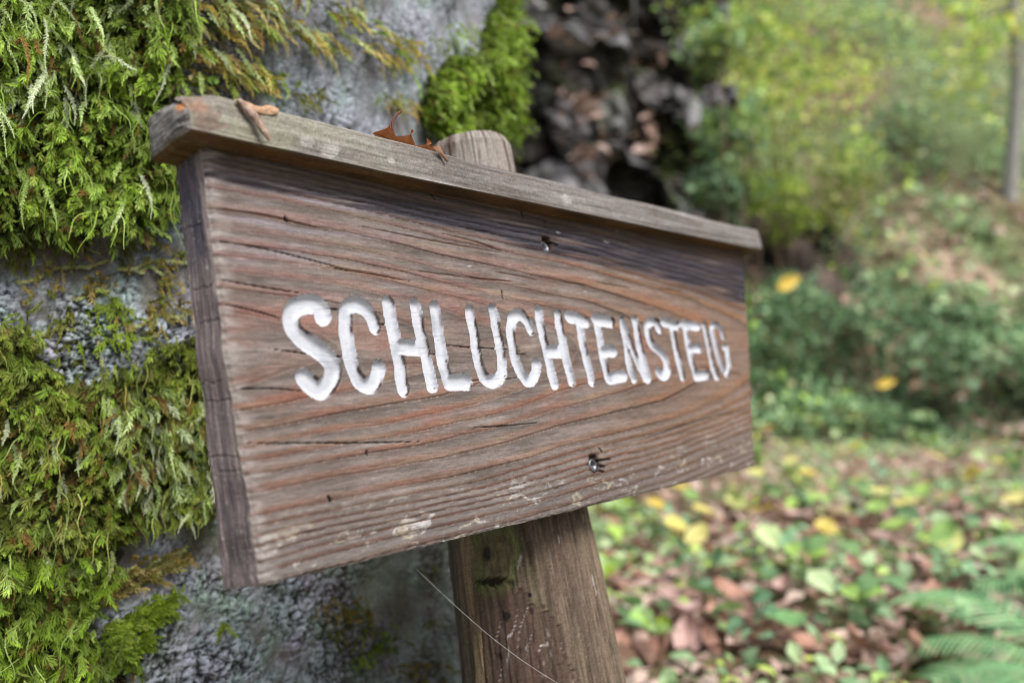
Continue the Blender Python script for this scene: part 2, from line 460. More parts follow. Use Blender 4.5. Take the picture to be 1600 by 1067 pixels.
# left end
P, qd, t, m = strip(Vf3[:, 0], 44, TH, None, False)
tt = np.repeat(np.linspace(0, 1, 44), m); vl = np.tile(vv[:, 0], 44)
bulge = 0.0006 * fbm(tt * 6, vl * 40, 120, 3) + 0.0004 * pn(tt * 30 + 3 * np.sin(vl * 14), vl * 9, 121)
P = P.copy(); P[:, 0] -= 0.0040 * ss(-0.09, -0.20, vl) * tt; P[:, 0] -= bulge * ss(0, 0.12, tt) * ss(1, 0.9, tt) * 1.5 - 0.0014 * ss(0.92, 1.0, tt)
line = 0.5 + 0.5 * np.sin((tt * 15 + 2.4 * np.sin((vl + 0.1) * 9) + 1.2 * pn(tt * 3, vl * 20, 122)) * 2 * np.pi)
c = mix(np.broadcast_to(lin(124, 118, 126), P.shape), lin(168, 160, 164), np.clip(0.35 + 0.7 * fbm(tt * 3, vl * 18, 123, 3), 0, 1))
c = mix(c, lin(60, 56, 62), line * 0.5 * ss(-0.04, -0.09, vl))
c = mix(c, lin(74, 74, 94), np.clip(ss(-0.075, -0.03, vl) * ss(0.0, 0.3, tt + 0.1) * (0.9 + pn(tt * 4, vl * 40, 124)), 0, 0.85))
c = mix(c, lin(86, 82, 90), np.clip(ss(-0.14, -0.175, vl) * (0.55 + 0.8 * fbm(tt * 3, vl * 50, 125, 3)), 0, 0.8))
c = mix(c, lin(190, 190, 196), ss(0.46, 0.6, fbm(tt * 14, vl * 420, 126, 2)) * 0.7)
c = mix(c, lin(176, 170, 170), ss(0.12, 0, tt) * np.clip(0.3 + pn(vl * 120, tt, 127), 0, 0.6))
for vc, x0, x1 in ((-0.036, 0.3, 0.9), (-0.066, 0.1, 0.8), (-0.083, 0.05, 0.75), (-0.112, 0.2, 1), (-0.121, 0.0, 0.85), (-0.147, 0.05, 0.9), (-0.154, 0.1, 0.7)):
    k = ss(0.0005, 0.00015, np.abs(vl - vc - 0.003 * (tt - 0.5) + 0.0012 * pn(tt * 5, vl * 0 + vc * 99, 128))) * ss(x0 - 0.05, x0 + 0.05, tt) * ss(x1 + 0.05, x1 - 0.05, tt)
    c = mix(c, lin(30, 27, 30), k * 0.8 * np.clip(0.6 + pn(tt * 9, vl * 60, 129), 0, 1)); P[:, 0] += 0.0005 * k
c = c * np.clip(1 + 0.12 * rng.normal(0, 1, (len(c), 1)), 0.5, 1.6) * np.array([1.22, 1.10, 0.94])
Vs.append(P); Qs.append(qd[:, ::-1] + off); Cs.append(c); off += len(P)
# right end
P, qd, t, m = strip(Vf3[:, -1], 8, TH, None, False)
Vs.append(P); Qs.append(qd + off); Cs.append(np.broadcast_to(lin(110, 102, 100), P.shape) * (1 + 0.2 * rng.random((len(P), 1)))); off += len(P)
# bottom
P, qd, t, m = strip(Vf3[-1], 8, TH, None, False)
Vs.append(P); Qs.append(qd[:, ::-1] + off); Cs.append(np.broadcast_to(lin(92, 70, 54), P.shape) * (1 + 0.3 * rng.random((len(P), 1)))); off += len(P)
# top
P, qd, t, m = strip(Vf3[0], 3, TH, None, False)
Vs.append(P); Qs.append(qd + off); Cs.append(np.broadcast_to(lin(92, 70, 54), P.shape)); off += len(P)
# back
P = np.concatenate([Vf3[0], Vf3[-1]]).copy(); P[:, 1] = TH - BW
Vs.append(P); Qs.append(grid_q(2, NU) + off); Cs.append(np.broadcast_to(lin(105, 92, 80), P.shape)); off += len(P)
board = build('board', np.concatenate(Vs), np.concatenate(Qs), M_wood, np.concatenate(Cs), sign)
ql = Qf[fm]; used, inv = np.unique(ql, return_inverse=True)
build('lettering', Vf[used], inv.reshape(-1, 4), M_paint, cf[used], board, label='white painted carved capital letters SCHLUCHTENSTEIG')

# --- screws
def screw(px_, py_, tilt, w):
    u_, v_ = uv_at(np.array([float(px_)]), np.array([float(py_)]))
    prof = [(0.0, 0.0026), (0.0012, 0.0026), (0.0017, 0.0012), (0.0019, 0.0009), (0.0024, 0.0002), (0.0031, -0.0006), (0.0039, -0.0009), (0.0046, -0.0003), (0.0049, 0.0008), (0.0044, 0.0018), (0.002, 0.0024), (0.0015, 0.011)]
    n = 40; a = np.linspace(0, 2 * np.pi, n, endpoint=False)
    P = []
    for r, h in prof:
        rr_ = r * (1 + (0.22 * np.cos(6 * a) if 0.001 < r < 0.002 and h > 0 else 0))
        P.append(np.stack([rr_ * np.cos(a), h + tilt * rr_ * np.sin(a), rr_ * np.sin(a)], -1))
    P = np.concatenate(P) + s2l(u_, v_, w)[0]
    o = build('screw', P, grid_q(len(prof), n, wrap=True), M_steel, None, sign)
    return o
screw(853, 386, 0.25, 0.0016)
screw(927, 727, 0.0, 0.0006)

# --- cap board along the top
NC = 1000
us = np.linspace(-0.0125, 0.612, NC)
ring = catmull([(0.025, 0.000), (0.010, -0.0005), (-0.0115, 0.0002), (-0.0135, 0.0022), (-0.0137, 0.010), (-0.0128, 0.0192), (-0.0108, 0.0216), (0.0, 0.0226), (0.014, 0.0226), (0.0245, 0.0222), (0.0265, 0.020), (0.0268, 0.010), (0.0265, 0.001), (0.025, 0.000)], 11)[:-1]
nrg = len(ring)
cen = ring.mean(0)
UU = us[:, None] + 0 * ring[None, :, 0]
arc = np.concatenate([[0], np.cumsum(np.hypot(*np.diff(ring, axis=0).T))])[None, :] + 0 * UU
dirn = (ring - cen); dirn /= np.linalg.norm(dirn, axis=1)[:, None]
f1_ = fbm(UU * 26, arc * 900, 131, 3); f2_ = fbm(UU * 8, arc * 240, 134, 3); b1_ = fbm(UU * 14, arc * 40, 137, 3)
disp = 0.00035 * f1_ + 0.0007 * f2_ + 0.0011 * pn(UU * 9, arc * 10, 139)
disp = disp - 0.0022 * ss(0.004, 0, UU + 0.0125) ** 2
topfront = ss(0.010, 0.020, ring[:, 1])[None, :] * ss(0.0, -0.011, ring[:, 0])[None, :]
disp = disp - 0.005 * topfront * ss(0.016, 0.0, UU + 0.0125 + 0.002 * pn(arc * 200, UU * 90, 140))
W_ = ring[None, :, 0] + dirn[None, :, 0] * disp
V_ = ring[None, :, 1] + dirn[None, :, 1] * disp
sag = np.interp(UU, [-0.0125, 0.1, 0.3, 0.612], [0.0, -0.0012, -0.001, 0.0]) - 0.04 * np.clip(W_, 0, 1)
cc = mix(np.broadcast_to(lin(124, 116, 109), UU.shape + (3,)), lin(164, 159, 156), np.clip(0.4 + 0.9 * f2_ + 0.3 * b1_, 0, 1))
cc = mix(cc, lin(74, 62, 54), np.clip(1.3 * f1_ - 0.02, 0, 0.8))
cc = mix(cc, lin(168, 166, 142), np.clip(0.5 + 1.2 * b1_, 0, 0.6) * ss(0.16, 0.02, UU))
cc = mix(cc, lin(190, 184, 170), ss(0.5, 0.75, fbm(UU * 70, arc * 160, 143, 3)) * 0.6)
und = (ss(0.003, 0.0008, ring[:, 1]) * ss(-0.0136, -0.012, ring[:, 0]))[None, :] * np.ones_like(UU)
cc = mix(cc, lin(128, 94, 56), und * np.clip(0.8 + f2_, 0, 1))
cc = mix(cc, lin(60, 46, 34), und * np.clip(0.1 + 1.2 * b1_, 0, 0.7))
for uc, vc_, r_ in ((0.052, 0.0075, 0.0032), (0.066, 0.006, 0.0045), (0.11, 0.008, 0.002), (0.28, 0.009, 0.004)):
    k = ss(1.1, 0.7, np.hypot((UU - uc) / r_ / 1.6, (V_ - vc_) / r_) + 0.3 * pn(UU * 300, V_ * 300, 145)) * (W_ < -0.008)
    cc = mix(cc, lin(196, 192, 186), k * 0.7)
cc = mix(cc, lin(166, 122, 90), 0.55 * ss(1.2, 0.5, np.hypot((UU + 0.008) / 0.006, (V_ - 0.0135) / 0.006) + 0.5 * pn(UU * 400, arc * 400, 146)) * (W_ < -0.001))
cc = mix(cc, lin(120, 92, 84), ss(1.2, 0.5, np.hypot((UU + 0.004) / 0.008, (V_ - 0.006) / 0.008) + 0.6 * pn(UU * 260, arc * 260, 147)) * (W_ < -0.001) * 0.6)
cc = 0.74 * cc * np.clip(1 + 0.15 * rng.normal(0, 1, UU.shape + (1,)) + 0.5 * f1_[..., None] + 0.25 * f2_[..., None], 0.25, 1.8)
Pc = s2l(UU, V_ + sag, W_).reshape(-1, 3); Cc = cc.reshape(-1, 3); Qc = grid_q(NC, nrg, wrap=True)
VsC, QsC, CsC = [Pc], [Qc], [Cc]; off = len(Pc)
for e, row in ((0, 0), (1, NC - 1)):
    nk = 26
    k = np.linspace(1, 0.02, nk)[:, None]
    w_ = cen[0] + (W_[row][None] - cen[0]) * k; v_ = cen[1] + (V_[row][None] - cen[1]) * k
    g = fbm(w_ * 160, v_ * 160, 150, 4); g2 = pn(w_ * 90 + 20 * v_, v_ * 520, 153)
    bump_ = 0.0007 * g + 0.0006 * g2 + 0.0016 * (1 - k ** 6)
    u_ = us[row] + (-bump_ if e == 0 else bump_) * np.minimum(1, (1 - k) * 8)
    u_ = u_ + (0.006 * ss(0.012, 0.024, v_) * ss(0.012, -0.012, w_) if e == 0 else 0)
    sg_ = 0.0 - 0.04 * np.clip(w_, 0, 1)
    ce = mix(np.broadcast_to(lin(120, 116, 112), g.shape + (3,)), lin(164, 160, 156), np.clip(0.45 + 1.3 * g, 0, 1))
    ce = mix(ce, lin(50, 46, 44), ss(0.15, 0.5, g2 + 0.4 * g) * 0.8 * ss(0.022, 0.006, v_))
    ce = mix(ce, lin(190, 126, 78), ss(1.2, 0.5, np.hypot((v_ - 0.0165) / 0.005, (w_ + 0.006) / 0.005) + 0.5 * g) * (1 if e == 0 else 0))
    ce = ce * (1 + 0.08 * rng.normal(0, 1, g.shape + (1,)))
    P = s2l(u_, v_ + sg_, w_).reshape(-1, 3)
    q_ = grid_q(nk, nrg, off, wrap=True)
    VsC.append(P); QsC.append(q_[:, ::-1] if e == 0 else q_); CsC.append(ce.reshape(-1, 3)); off += len(P)
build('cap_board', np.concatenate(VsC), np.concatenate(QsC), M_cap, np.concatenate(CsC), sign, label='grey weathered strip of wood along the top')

# --- post
NPV, NPT = 620, 300
pv = np.concatenate([np.linspace(0.0860, 0.0, 150), np.linspace(0.0, -0.2, 110)[1:], np.linspace(-0.2, -0.42, 330)[1:], np.linspace(-0.42, -0.70, 72)[1:]])
NPV = len(pv)
th = np.linspace(0, 2 * np.pi, NPT, endpoint=False)
PV = pv[:, None] + 0 * th[None]; THt = th[None] + 0 * PV
rad = np.interp(PV, [-0.7, -0.33, -0.22, -0.10, 0.0, 0.060, 0.074, 0.0810, 0.0848, 0.0860], [0.068, 0.0590, 0.0540, 0.046, 0.0385, 0.0345, 0.0335, 0.0295, 0.020, 0.004])
xs = np.cos(THt) * 1.0; ws = np.sin(THt)
g1 = fbm(THt * 22 / 1.0, PV * 9, 160, 3); g2 = fbm(np.cos(THt) * 30 + 7, PV * 16 + np.sin(THt) * 9, 163, 3); g3 = fbm(np.cos(THt) * 90, PV * 14 + np.sin(THt) * 60, 165, 3)
lump = pn(np.cos(THt) * 1.6 + 4, PV * 9 + np.sin(THt), 167)
rad2 = rad * (1 + 0.02 * lump) + 0.0016 * g2 + 0.0014 * g3
pu0 = np.interp(PV, [-0.33, -0.22, 0.06], [0.275, 0.2745, 0.2845])
Up = pu0 + rad2 * xs; Wp = BW + rad2 * ws * 0.95
tilt_top = 0.008 * (xs * 0.2 - ws * 0.1) * ss(0.06, 0.09, PV)
flat_ = 0.0275 + 0.0004 * g2
Wp = np.where(PV > -0.2085, np.maximum(Wp, flat_), Wp)
Pw = s2w(Up, PV + tilt_top, Wp)
ppx, ppy = pix(Pw)
pc = mix(np.broadcast_to(lin(104, 90, 80), PV.shape + (3,)), lin(146, 130, 114), np.clip(0.35 + 1.0 * g2, 0, 1))
pc = mix(pc, lin(66, 54, 46), np.clip(1.1 * g3 - 0.05, 0, 0.8))
pc = mix(pc, lin(112, 108, 84), np.clip(fbm(np.cos(THt) * 4, PV * 10, 168, 3) * 1.4, 0, 0.6))
lft = ss(752, 722, ppx - (ppy - 850) * 0.17)
pc = mix(pc, lin(168, 146, 116), lft * np.clip(0.75 + 0.8 * g2, 0.2, 1) * (ws < 0.2))
rgt = ss(880, 925, ppx - (ppy - 800) * 0.2)
pc = mix(pc, lin(158, 142, 122), rgt * np.clip(0.4 + 1.2 * g3, 0, 0.8))
# worn dark hollow with lichen lines below the knot
pc = mix(pc, lin(58, 47, 40), np.clip(1.5 * fbm(np.cos(THt) * 9, PV * 22 + np.sin(THt) * 6, 186, 4) - 0.05, 0, 0.7))
hol = in_poly(ppx + 30 * fbm(PV * 40, THt * 5, 170, 4), ppy + 26 * fbm(PV * 30 + 5, THt * 8, 171, 4), [(738, 912), (775, 905), (800, 915), (845, 950), (880, 1000), (905, 1080), (960, 1300), (770, 1300), (745, 1000)]) & (ws < 0)
hk = hol.astype(float)
pc = mix(pc, mix(np.broadcast_to(lin(78, 62, 54), pc.shape), lin(104, 84, 76), np.clip(0.4 + g2 * 1.4, 0, 1)), hk * np.clip(0.75 + g2, 0.2, 0.95))
worm = np.abs(fbm(np.cos(THt) * 6, PV * 26 + np.sin(THt) * 4, 172, 2))
pc = mix(pc, lin(196, 188, 188), ss(0.028, 0.008, worm) * hk * np.clip(0.3 + 2 * pn(THt * 7, PV * 30, 173), 0, 0.9))
pc = mix(pc, lin(28, 22, 20), ss(0.35, 0.5, fbm(np.cos(THt) * 14, PV * 50, 174, 2)) * hk * 0.8)
Wp = Wp + 0.0022 * hk * (0.6 + g2)
# knot
for (kx, ky, kr) in ((768, 866, 38),):
    kd = np.hypot((ppx - kx) / kr, (ppy - ky) / (kr * 1.35)) * (1 + 0.14 * pn(np.arctan2(ppy - ky, ppx - kx) * 1.2, PV * 0, 176))
    kf = (ws < 0)
    pc = mix(pc, lin(126, 134, 84), ss(1.5, 0.9, kd) * kf * np.clip(0.75 + g2, 0, 1))
    pc = mix(pc, mix(np.broadcast_to(lin(140, 126, 100), pc.shape), lin(104, 90, 74), np.clip(0.5 + 0.35 * np.sin(kd * 15 + 5 * g2) + 0.8 * g3, 0, 1)), ss(0.95, 0.6, kd) * kf * 0.75)
    pc = mix(pc, lin(46, 37, 34), ss(1.1, 0.5, np.hypot((ppx - kx + 15) / 9, (ppy - ky - 0) / 15) + 0.5 * g3) * kf * 0.85)
    pc = mix(pc, lin(20, 16, 14), ss(1.2, 0.4, np.hypot((ppx - kx - 2) / 34, (ppy - ky - 43 - 5 * g2) / 9) + 0.9 * g3) * kf * 0.9)
    Wp = Wp - 0.0045 * ss(1.15, 0.6, kd) * kf + 0.004 * ss(1, 0.4, np.hypot((ppx - kx - 2) / 36, (ppy - ky - 44) / 9)) * kf
pc = mix(pc, lin(34, 28, 27), ss(1, 0.3, np.hypot((ppx - 828) / 6, (ppy - 929) / 6) + 0.4 * g3) * (ws < 0))
# vertical splits
for c0, wd in ((0.18, 0.010), (-0.25, 0.006), (0.62, 0.008), (0.80, 0.006), (0.42, 0.005)):
    k = ss(wd, wd * 0.3, np.abs(xs - c0 - 0.05 * pn(PV * 11, PV * 0 + c0 * 9, 178))) * (ws < 0) * np.clip(0.5 + 2.2 * pn(PV * 16, PV * 0 + c0 * 5, 179), 0, 1)
    pc = mix(pc, lin(38, 30, 26), k * 0.8); Wp = Wp + 0.0012 * k
# chalky flecks and pale top
pc = mix(pc, lin(206, 200, 196), ss(0.42, 0.56, fbm(np.cos(THt) * 10, PV * 40 + np.sin(THt) * 5, 180, 3)) * 0.75 * (ws < 0.3))
tp = ss(0.0, 0.02, PV)
tc_ = mix(np.broadcast_to(lin(172, 166, 160), pc.shape), lin(112, 94, 90), ss(0.0, 0.35, fbm(xs * 7, PV * 22, 182, 3)))
tc_ = mix(tc_, lin(70, 60, 58), ss(0.25, 0.5, fbm(xs * 24, PV * 30, 184, 2)) * 0.7)
tc_ = mix(tc_, lin(132, 128, 118), ss(0.080, 0.088, PV) * 0.8)
pc = mix(pc, tc_, tp * 0.9)
pc = pc * np.array([0.78, 0.755, 0.72]) * np.clip(0.9 + 0.14 * rng.normal(0, 1, PV.shape + (1,)) + 0.5 * g3[..., None], 0.25, 1.6)
Pp = s2l(Up, PV + tilt_top, Wp).reshape(-1, 3)
Pp = np.concatenate([Pp, s2l(0.2845, 0.0865, BW).reshape(1, 3)])
pcol = np.concatenate([pc.reshape(-1, 3), lin(140, 134, 124)[None]])
Qp = grid_q(NPV, NPT, wrap=True)
Tp = np.stack([np.arange(NPT), np.full(NPT, len(Pp) - 1), (np.arange(NPT) + 1) % NPT], -1)
build('post', Pp, Qp[:, ::-1], M_post, pcol, sign, T=Tp[:, ::-1])

# ================================================================== MOSSY TREE
TC = np.array([-0.562, 1.12]); TR = 0.55


def bigdisp(t, zz):
    s_ = t * TR
    return 0.014 * pn(s_ * 3.1 + 3, zz * 2.2, 201) + 0.007 * pn(s_ * 9, zz * 6, 202) + 0.0035 * pn(s_ * 24, zz * 17, 203)


MOUND = []
def tpoint(t, zz, extra=0.0):
    r = TR + bigdisp(t, zz) + extra + 0.10 * np.exp(-np.clip(zz, -0.1, 9) / 0.16)
    for (t0, z0, st_, sz_, h_) in MOUND:
        r = r + h_ * np.exp(-((t - t0) / st_) ** 2 - ((zz - z0) / sz_) ** 2)
    return np.stack([TC[0] + r * np.cos(t), TC[1] + r * np.sin(t), zz + 0 * t], -1)


def ray_trunk(px_, py_):
    d = ray(px_, py_)
    a = d[..., 0] ** 2 + 1
    b = -2 * (d[..., 0] * TC[0] + TC[1]); c = TC @ TC - TR * TR
    disc = b * b - 4 * a * c
    ok = disc > 0
    tt_ = (-b - np.sqrt(np.maximum(disc, 0))) / (2 * a)
    X = d[..., 0] * tt_; Y = tt_; Z = HC + d[..., 2] * tt_
    return np.arctan2(Y - TC[1], X - TC[0]), Z, ok


for (mx, my, stt, szz, hh) in ((742, 135, 0.11, 0.050, 0.022), (790, 160, 0.09, 0.09, 0.008), (790, 30, 0.06, 0.05, 0.010)):
    t_, z_, _ = ray_trunk(np.array([float(mx)]), np.array([float(my)]))
    MOUND.append((t_[0], z_[0], stt, szz, hh))
tree_root = empty('mossy_tree', (TC[0], TC[1], 0), 'thick old tree trunk with lichen grey bark and hanging moss behind the sign', 'tree')
TB = np.array([TC[0], TC[1], 0])

MG = {   # moss ground cover on the trunk, photo outline of each cushion
 'A': [(-500, -80), (270, -80), (300, 60), (262, 140), (262, 250), (285, 330), (190, 372), (60, 380), (-500, 400)],
 'E': [(-500, 520), (40, 505), (60, 560), (120, 600), (180, 575), (240, 545), (310, 525), (330, 640), (335, 790), (250, 800), (150, 850), (-500, 900)],
 'F': [(-500, 880), (110, 850), (200, 865), (140, 920), (130, 975), (210, 1000), (120, 1100), (-500, 1150)],
 'C': [(660, 130), (700, 95), (755, 80), (745, 60), (772, 0), (775, -60), (840, -60), (880, 100), (880, 290), (800, 290), (800, 215), (690, 215), (655, 190)],
}
zr = np.concatenate([np.linspace(-0.06, 0.08, 12), np.linspace(0.08, 1.05, 760)[1:], np.linspace(1.05, 5.0, 70)[1:]])
tr = np.concatenate([np.radians(np.linspace(-112, 14, 800)), np.radians(np.linspace(14, 248, 120))[1:-1]])
TT, ZZ = np.meshgrid(tr, zr)
base = tpoint(TT, ZZ)
bx, by = pix(base)
sarc = TT * TR
wx = 0.0016 * pn(sarc * 300, ZZ * 300, 210) + 0.006 * pn(sarc * 45, ZZ * 45, 207); wz = 0.0016 * pn(sarc * 300, ZZ * 300, 211) + 0.006 * pn(sarc * 45, ZZ * 45, 208)
f1w, f2w, idw = worley((sarc + wx) * 210, (ZZ + wz) * 165, 212)
f1b, f2b, idb = worley((sarc + wx) * 85, (ZZ + 2 * wz) * 60, 213)
gran = np.clip((f2w - f1w) * 2.2, 0, 1); gran2 = np.clip((f2b - f1b) * 2.0, 0, 1)
reg_smooth = np.clip(ss(380, 470, bx) * ss(330, 200, by), 0, 1)
reg_shade = np.clip(ss(455, 560, bx) * ss(780, 860, by), 0, 1)  # below the board: shade painted into the bark colour
patch = fbm(sarc * 16, ZZ * 14, 215, 4)
gam = np.clip(1 - 0.65 * reg_smooth, 0.2, 1) * np.clip(0.65 + 2.0 * patch, 0.08, 1.4)
fiss = fbm(sarc * 42, ZZ * 13, 218, 3)
fissk = ss(0.10, 0.02, np.abs(fiss)) * np.clip(0.35 + patch, 0, 1)
bd = 0.0026 * gran * gam + 0.0034 * gran2 * gam - 0.0026 * fissk + 0.0012 * fbm(sarc * 120, ZZ * 80, 221, 3)
bcol = mix(np.broadcast_to(lin(168, 182, 186), TT.shape + (3,)), lin(196, 192, 210), np.clip(0.5 + 1.6 * fbm(sarc * 22, ZZ * 20, 224, 3), 0, 1))
bcol = mix(bcol, lin(152, 176, 160), np.clip(1.8 * fbm(sarc * 30, ZZ * 30, 227, 3), 0, 0.8))
bcol = mix(bcol, lin(180, 182, 188), ss(0.35, 0.8, idw) * 0.35)
bcol = mix(bcol, lin(112, 100, 92), np.clip(ss(0.0, 0.35, -patch) * 0.8 + 0.35 * ss(0.65, 1.0, idb), 0, 0.8))
bcol = mix(bcol, lin(170, 170, 180), reg_smooth * np.clip(0.45 + 1.2 * fiss, 0, 0.75))
crev = np.clip(ss(0.42, 0.06, gran) * gam * 1.0 + ss(0.22, 0.0, gran2) * gam * 1.0 + fissk * 0.75, 0, 0.93)
bcol = mix(bcol, lin(82, 72, 62), np.clip(2.0 * fbm(sarc * 9, ZZ * 3.5, 206, 4) - 0.1, 0, 0.75))
bcol = mix(bcol, lin(36, 31, 28), crev)
bcol = mix(bcol, mix(np.broadcast_to(lin(84, 76, 66), bcol.shape), lin(124, 132, 118), np.clip(0.4 + 1.8 * fbm(sarc * 28, ZZ * 22, 230, 3), 0, 1)), reg_shade * 0.75)
gm = np.zeros(TT.shape)
nz = 14 * pn(sarc * 26, ZZ * 26, 233); nz2 = 14 * pn(sarc * 26 + 9, ZZ * 26, 234)
for k_, poly in MG.items():
    inside = in_poly(bx + nz, by + nz2, poly)
    gm = np.maximum(gm, inside)
gm = gm * (np.sin(TT) < 0.3)
film = 0.6 * ss(0.08, 0.40, fbm(sarc * 14 + 5, ZZ * 14, 236, 4)) * (bx < 470) * (1 - reg_smooth)
bcol = mix(bcol, lin(92, 98, 50), film * 0.55 * (1 - crev * 0.5))
gm = gm * np.where((bx < 340) & (by > 480), ss(-0.42, -0.15, fbm(sarc * 20, ZZ * 20, 238, 3)), 1)
bcol = mix(bcol, mix(np.broadcast_to(lin(38, 38, 18), bcol.shape), lin(74, 76, 34), np.clip(0.4 + fbm(sarc * 90, ZZ * 90, 242, 3), 0, 1)), gm * 0.94)  # olive mat under the moss, darkened for the shade between fronds
bd = bd * (1 - 0.5 * gm) + 0.006 * gm * np.clip(0.6 + fbm(sarc * 60, ZZ * 60, 237, 3), 0, 1)
bcol = bcol * np.clip(1 + 0.13 * rng.normal(0, 1, TT.shape + (1,)) + 0.3 * fbm(sarc * 300, ZZ * 260, 239, 2)[..., None], 0.4, 1.7) * np.array([0.82, 0.86, 0.85])
bv = tpoint(TT, ZZ, bd)
nzr, ntr = TT.shape
trunk = build('trunk', (bv - TB).reshape(-1, 3), grid_q(nzr, ntr, wrap=True), M_bark, bcol.reshape(-1, 3), tree_root)


# --- moss fronds
def fronds(root, nrm, d0, L, K, leaf, wid, ang, up, grav, cb, ct, stem=0.0005, wig=0.10, curl=0.25, shrink=0.55, liftl=0.15):
    """feathery moss stems; returns verts, quads, colours"""
    n = len(L)
    t = np.linspace(0, 1, K)[None, :, None]
    L_ = L[:, None, None]
    ph = rng.random((n, 1, 1)) * 6.28
    side0 = np.cross(d0, nrm); side0 /= np.linalg.norm(side0, axis=1)[:, None] + 1e-9
    P = root[:, None] + nrm[:, None] * (L_ * up[:, None, None]) * (t * (1.7 - t)) + d0[:, None] * L_ * t * (1 - 0.25 * t)
    P = P + np.array([0, 0, -1.0]) * L_ * grav[:, None, None] * t ** 2
    P = P + side0[:, None] * L_ * wig * np.sin(t * 4.2 + ph) * t
    T_ = np.gradient(P, axis=1); T_ /= np.linalg.norm(T_, axis=2, keepdims=True) + 1e-9
    nn = np.broadcast_to(nrm[:, None], T_.shape)
    S = np.cross(T_, nn); S /= np.linalg.norm(S, axis=2, keepdims=True) + 1e-9
    N2 = np.cross(S, T_)
    V, Q, C = [], [], []
    off = 0
    prof = np.sin(np.pi * np.clip(0.16 + 0.80 * t, 0, 1)) ** 0.8 * (1 - shrink * t ** 2)
    cst = cb[:, None] * (1 - t) + ct[:, None] * t
    # stem ribbon
    r = stem * (1.2 - 0.8 * t)
    sv = np.stack([P + S * r, P + N2 * r * 0.9, P - S * r], 2)            # n,K,3,3
    idx = np.arange(n * K * 3).reshape(n, K, 3)
    for a in (0, 1):
        Q.append(np.stack([idx[:, :-1, a], idx[:, :-1, a + 1], idx[:, 1:, a + 1], idx[:, 1:, a]], -1).reshape(-1, 4))
    V.append(sv.reshape(-1, 3)); C.append(np.repeat((cst * 1.02).reshape(-1, 3), 3, 0)); off += n * K * 3
    for sgn in (-1, 1):
        jit = rng.normal(0, 0.36, (n, K, 1))
        al = ang + jit
        D = T_ * np.cos(al) + S * sgn * np.sin(al) + N2 * (liftl + rng.normal(0, 0.25, (n, K, 1)))
        D /= np.linalg.norm(D, axis=2, keepdims=True)
        ll = leaf[:, None, None] * prof * rng.uniform(0.7, 1.25, (n, K, 1))
        Wd = np.cross(D, N2); Wd /= np.linalg.norm(Wd, axis=2, keepdims=True) + 1e-9
        w_ = wid[:, None, None] * (0.5 + 0.5 * prof)
        bend = T_ * curl + np.array([0, 0, -0.18])
        m = P + D * ll * 0.55 + bend * ll * 0.12
        tip = P + D * ll + bend * ll * 0.5
        vs = np.stack([P + Wd * w_ * 0.45, P - Wd * w_ * 0.45, m + Wd * w_ * 0.5, m - Wd * w_ * 0.5, tip + Wd * w_ * 0.06, tip - Wd * w_ * 0.06], 2)
        idx = np.arange(n * K * 6).reshape(n, K, 6) + off
        Q.append(np.stack([idx[..., 0], idx[..., 1], idx[..., 3], idx[..., 2]], -1).reshape(-1, 4))
        Q.append(np.stack([idx[..., 2], idx[..., 3], idx[..., 5], idx[..., 4]], -1).reshape(-1, 4))
        br = rng.uniform(0.65, 1.3, (n, K, 1))
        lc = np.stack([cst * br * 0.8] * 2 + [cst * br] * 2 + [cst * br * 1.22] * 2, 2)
        V.append(vs.reshape(-1, 3)); C.append(lc.reshape(-1, 3)); off += n * K * 6
    return np.concatenate(V), np.concatenate(Q), np.concatenate(C)


def sample(poly, n, noise=True):
    p = np.array(poly, float)
    x0, y0 = p.min(0); x1, y1 = p.max(0)
    X = rng.uniform(x0, x1, n * 6); Y = rng.uniform(y0, y1, n * 6)
    k = in_poly(X + (rng.normal(0, 7, X.shape) if noise else 0), Y + (rng.normal(0, 7, X.shape) if noise else 0), poly)
    return X[k][:n], Y[k][:n]


def roots(X, Y, lift):
    t_, z_, ok = ray_trunk(X, Y)
    P = tpoint(t_, z_, lift)
    e = 0.01
    a = tpoint(t_ + e, z_) - tpoint(t_ - e, z_); b = tpoint(t_, z_ + e) - tpoint(t_, z_ - e)
    n = np.cross(a, b); n /= np.linalg.norm(n, axis=1)[:, None]
    ta = a / np.linalg.norm(a, axis=1)[:, None]
    return P, n, ta, ok, t_, z_


class Pile:
    def __init__(s): s.V, s.Q, s.C, s.n = [], [], [], 0
    def add(s, v, q_, c):
        s.V.append(v); s.Q.append(q_ + s.n); s.C.append(c); s.n += len(v)
    def obj(s, name, parent, base, label):
        return build(name, np.concatenate(s.V) - base, np.concatenate(s.Q), M_moss, np.concatenate(s.C), parent, smooth=False, label=label)


def rcol(n, cols, jit=0.12):
    c = np.array(cols); k = rng.integers(0, len(c), n); k2 = rng.integers(0, len(c), n); f = rng.random((n, 1)) * 0.5
    return (c[k] * (1 - f) + c[k2] * f) * rng.uniform(1 - jit, 1 + jit, (n, 1))


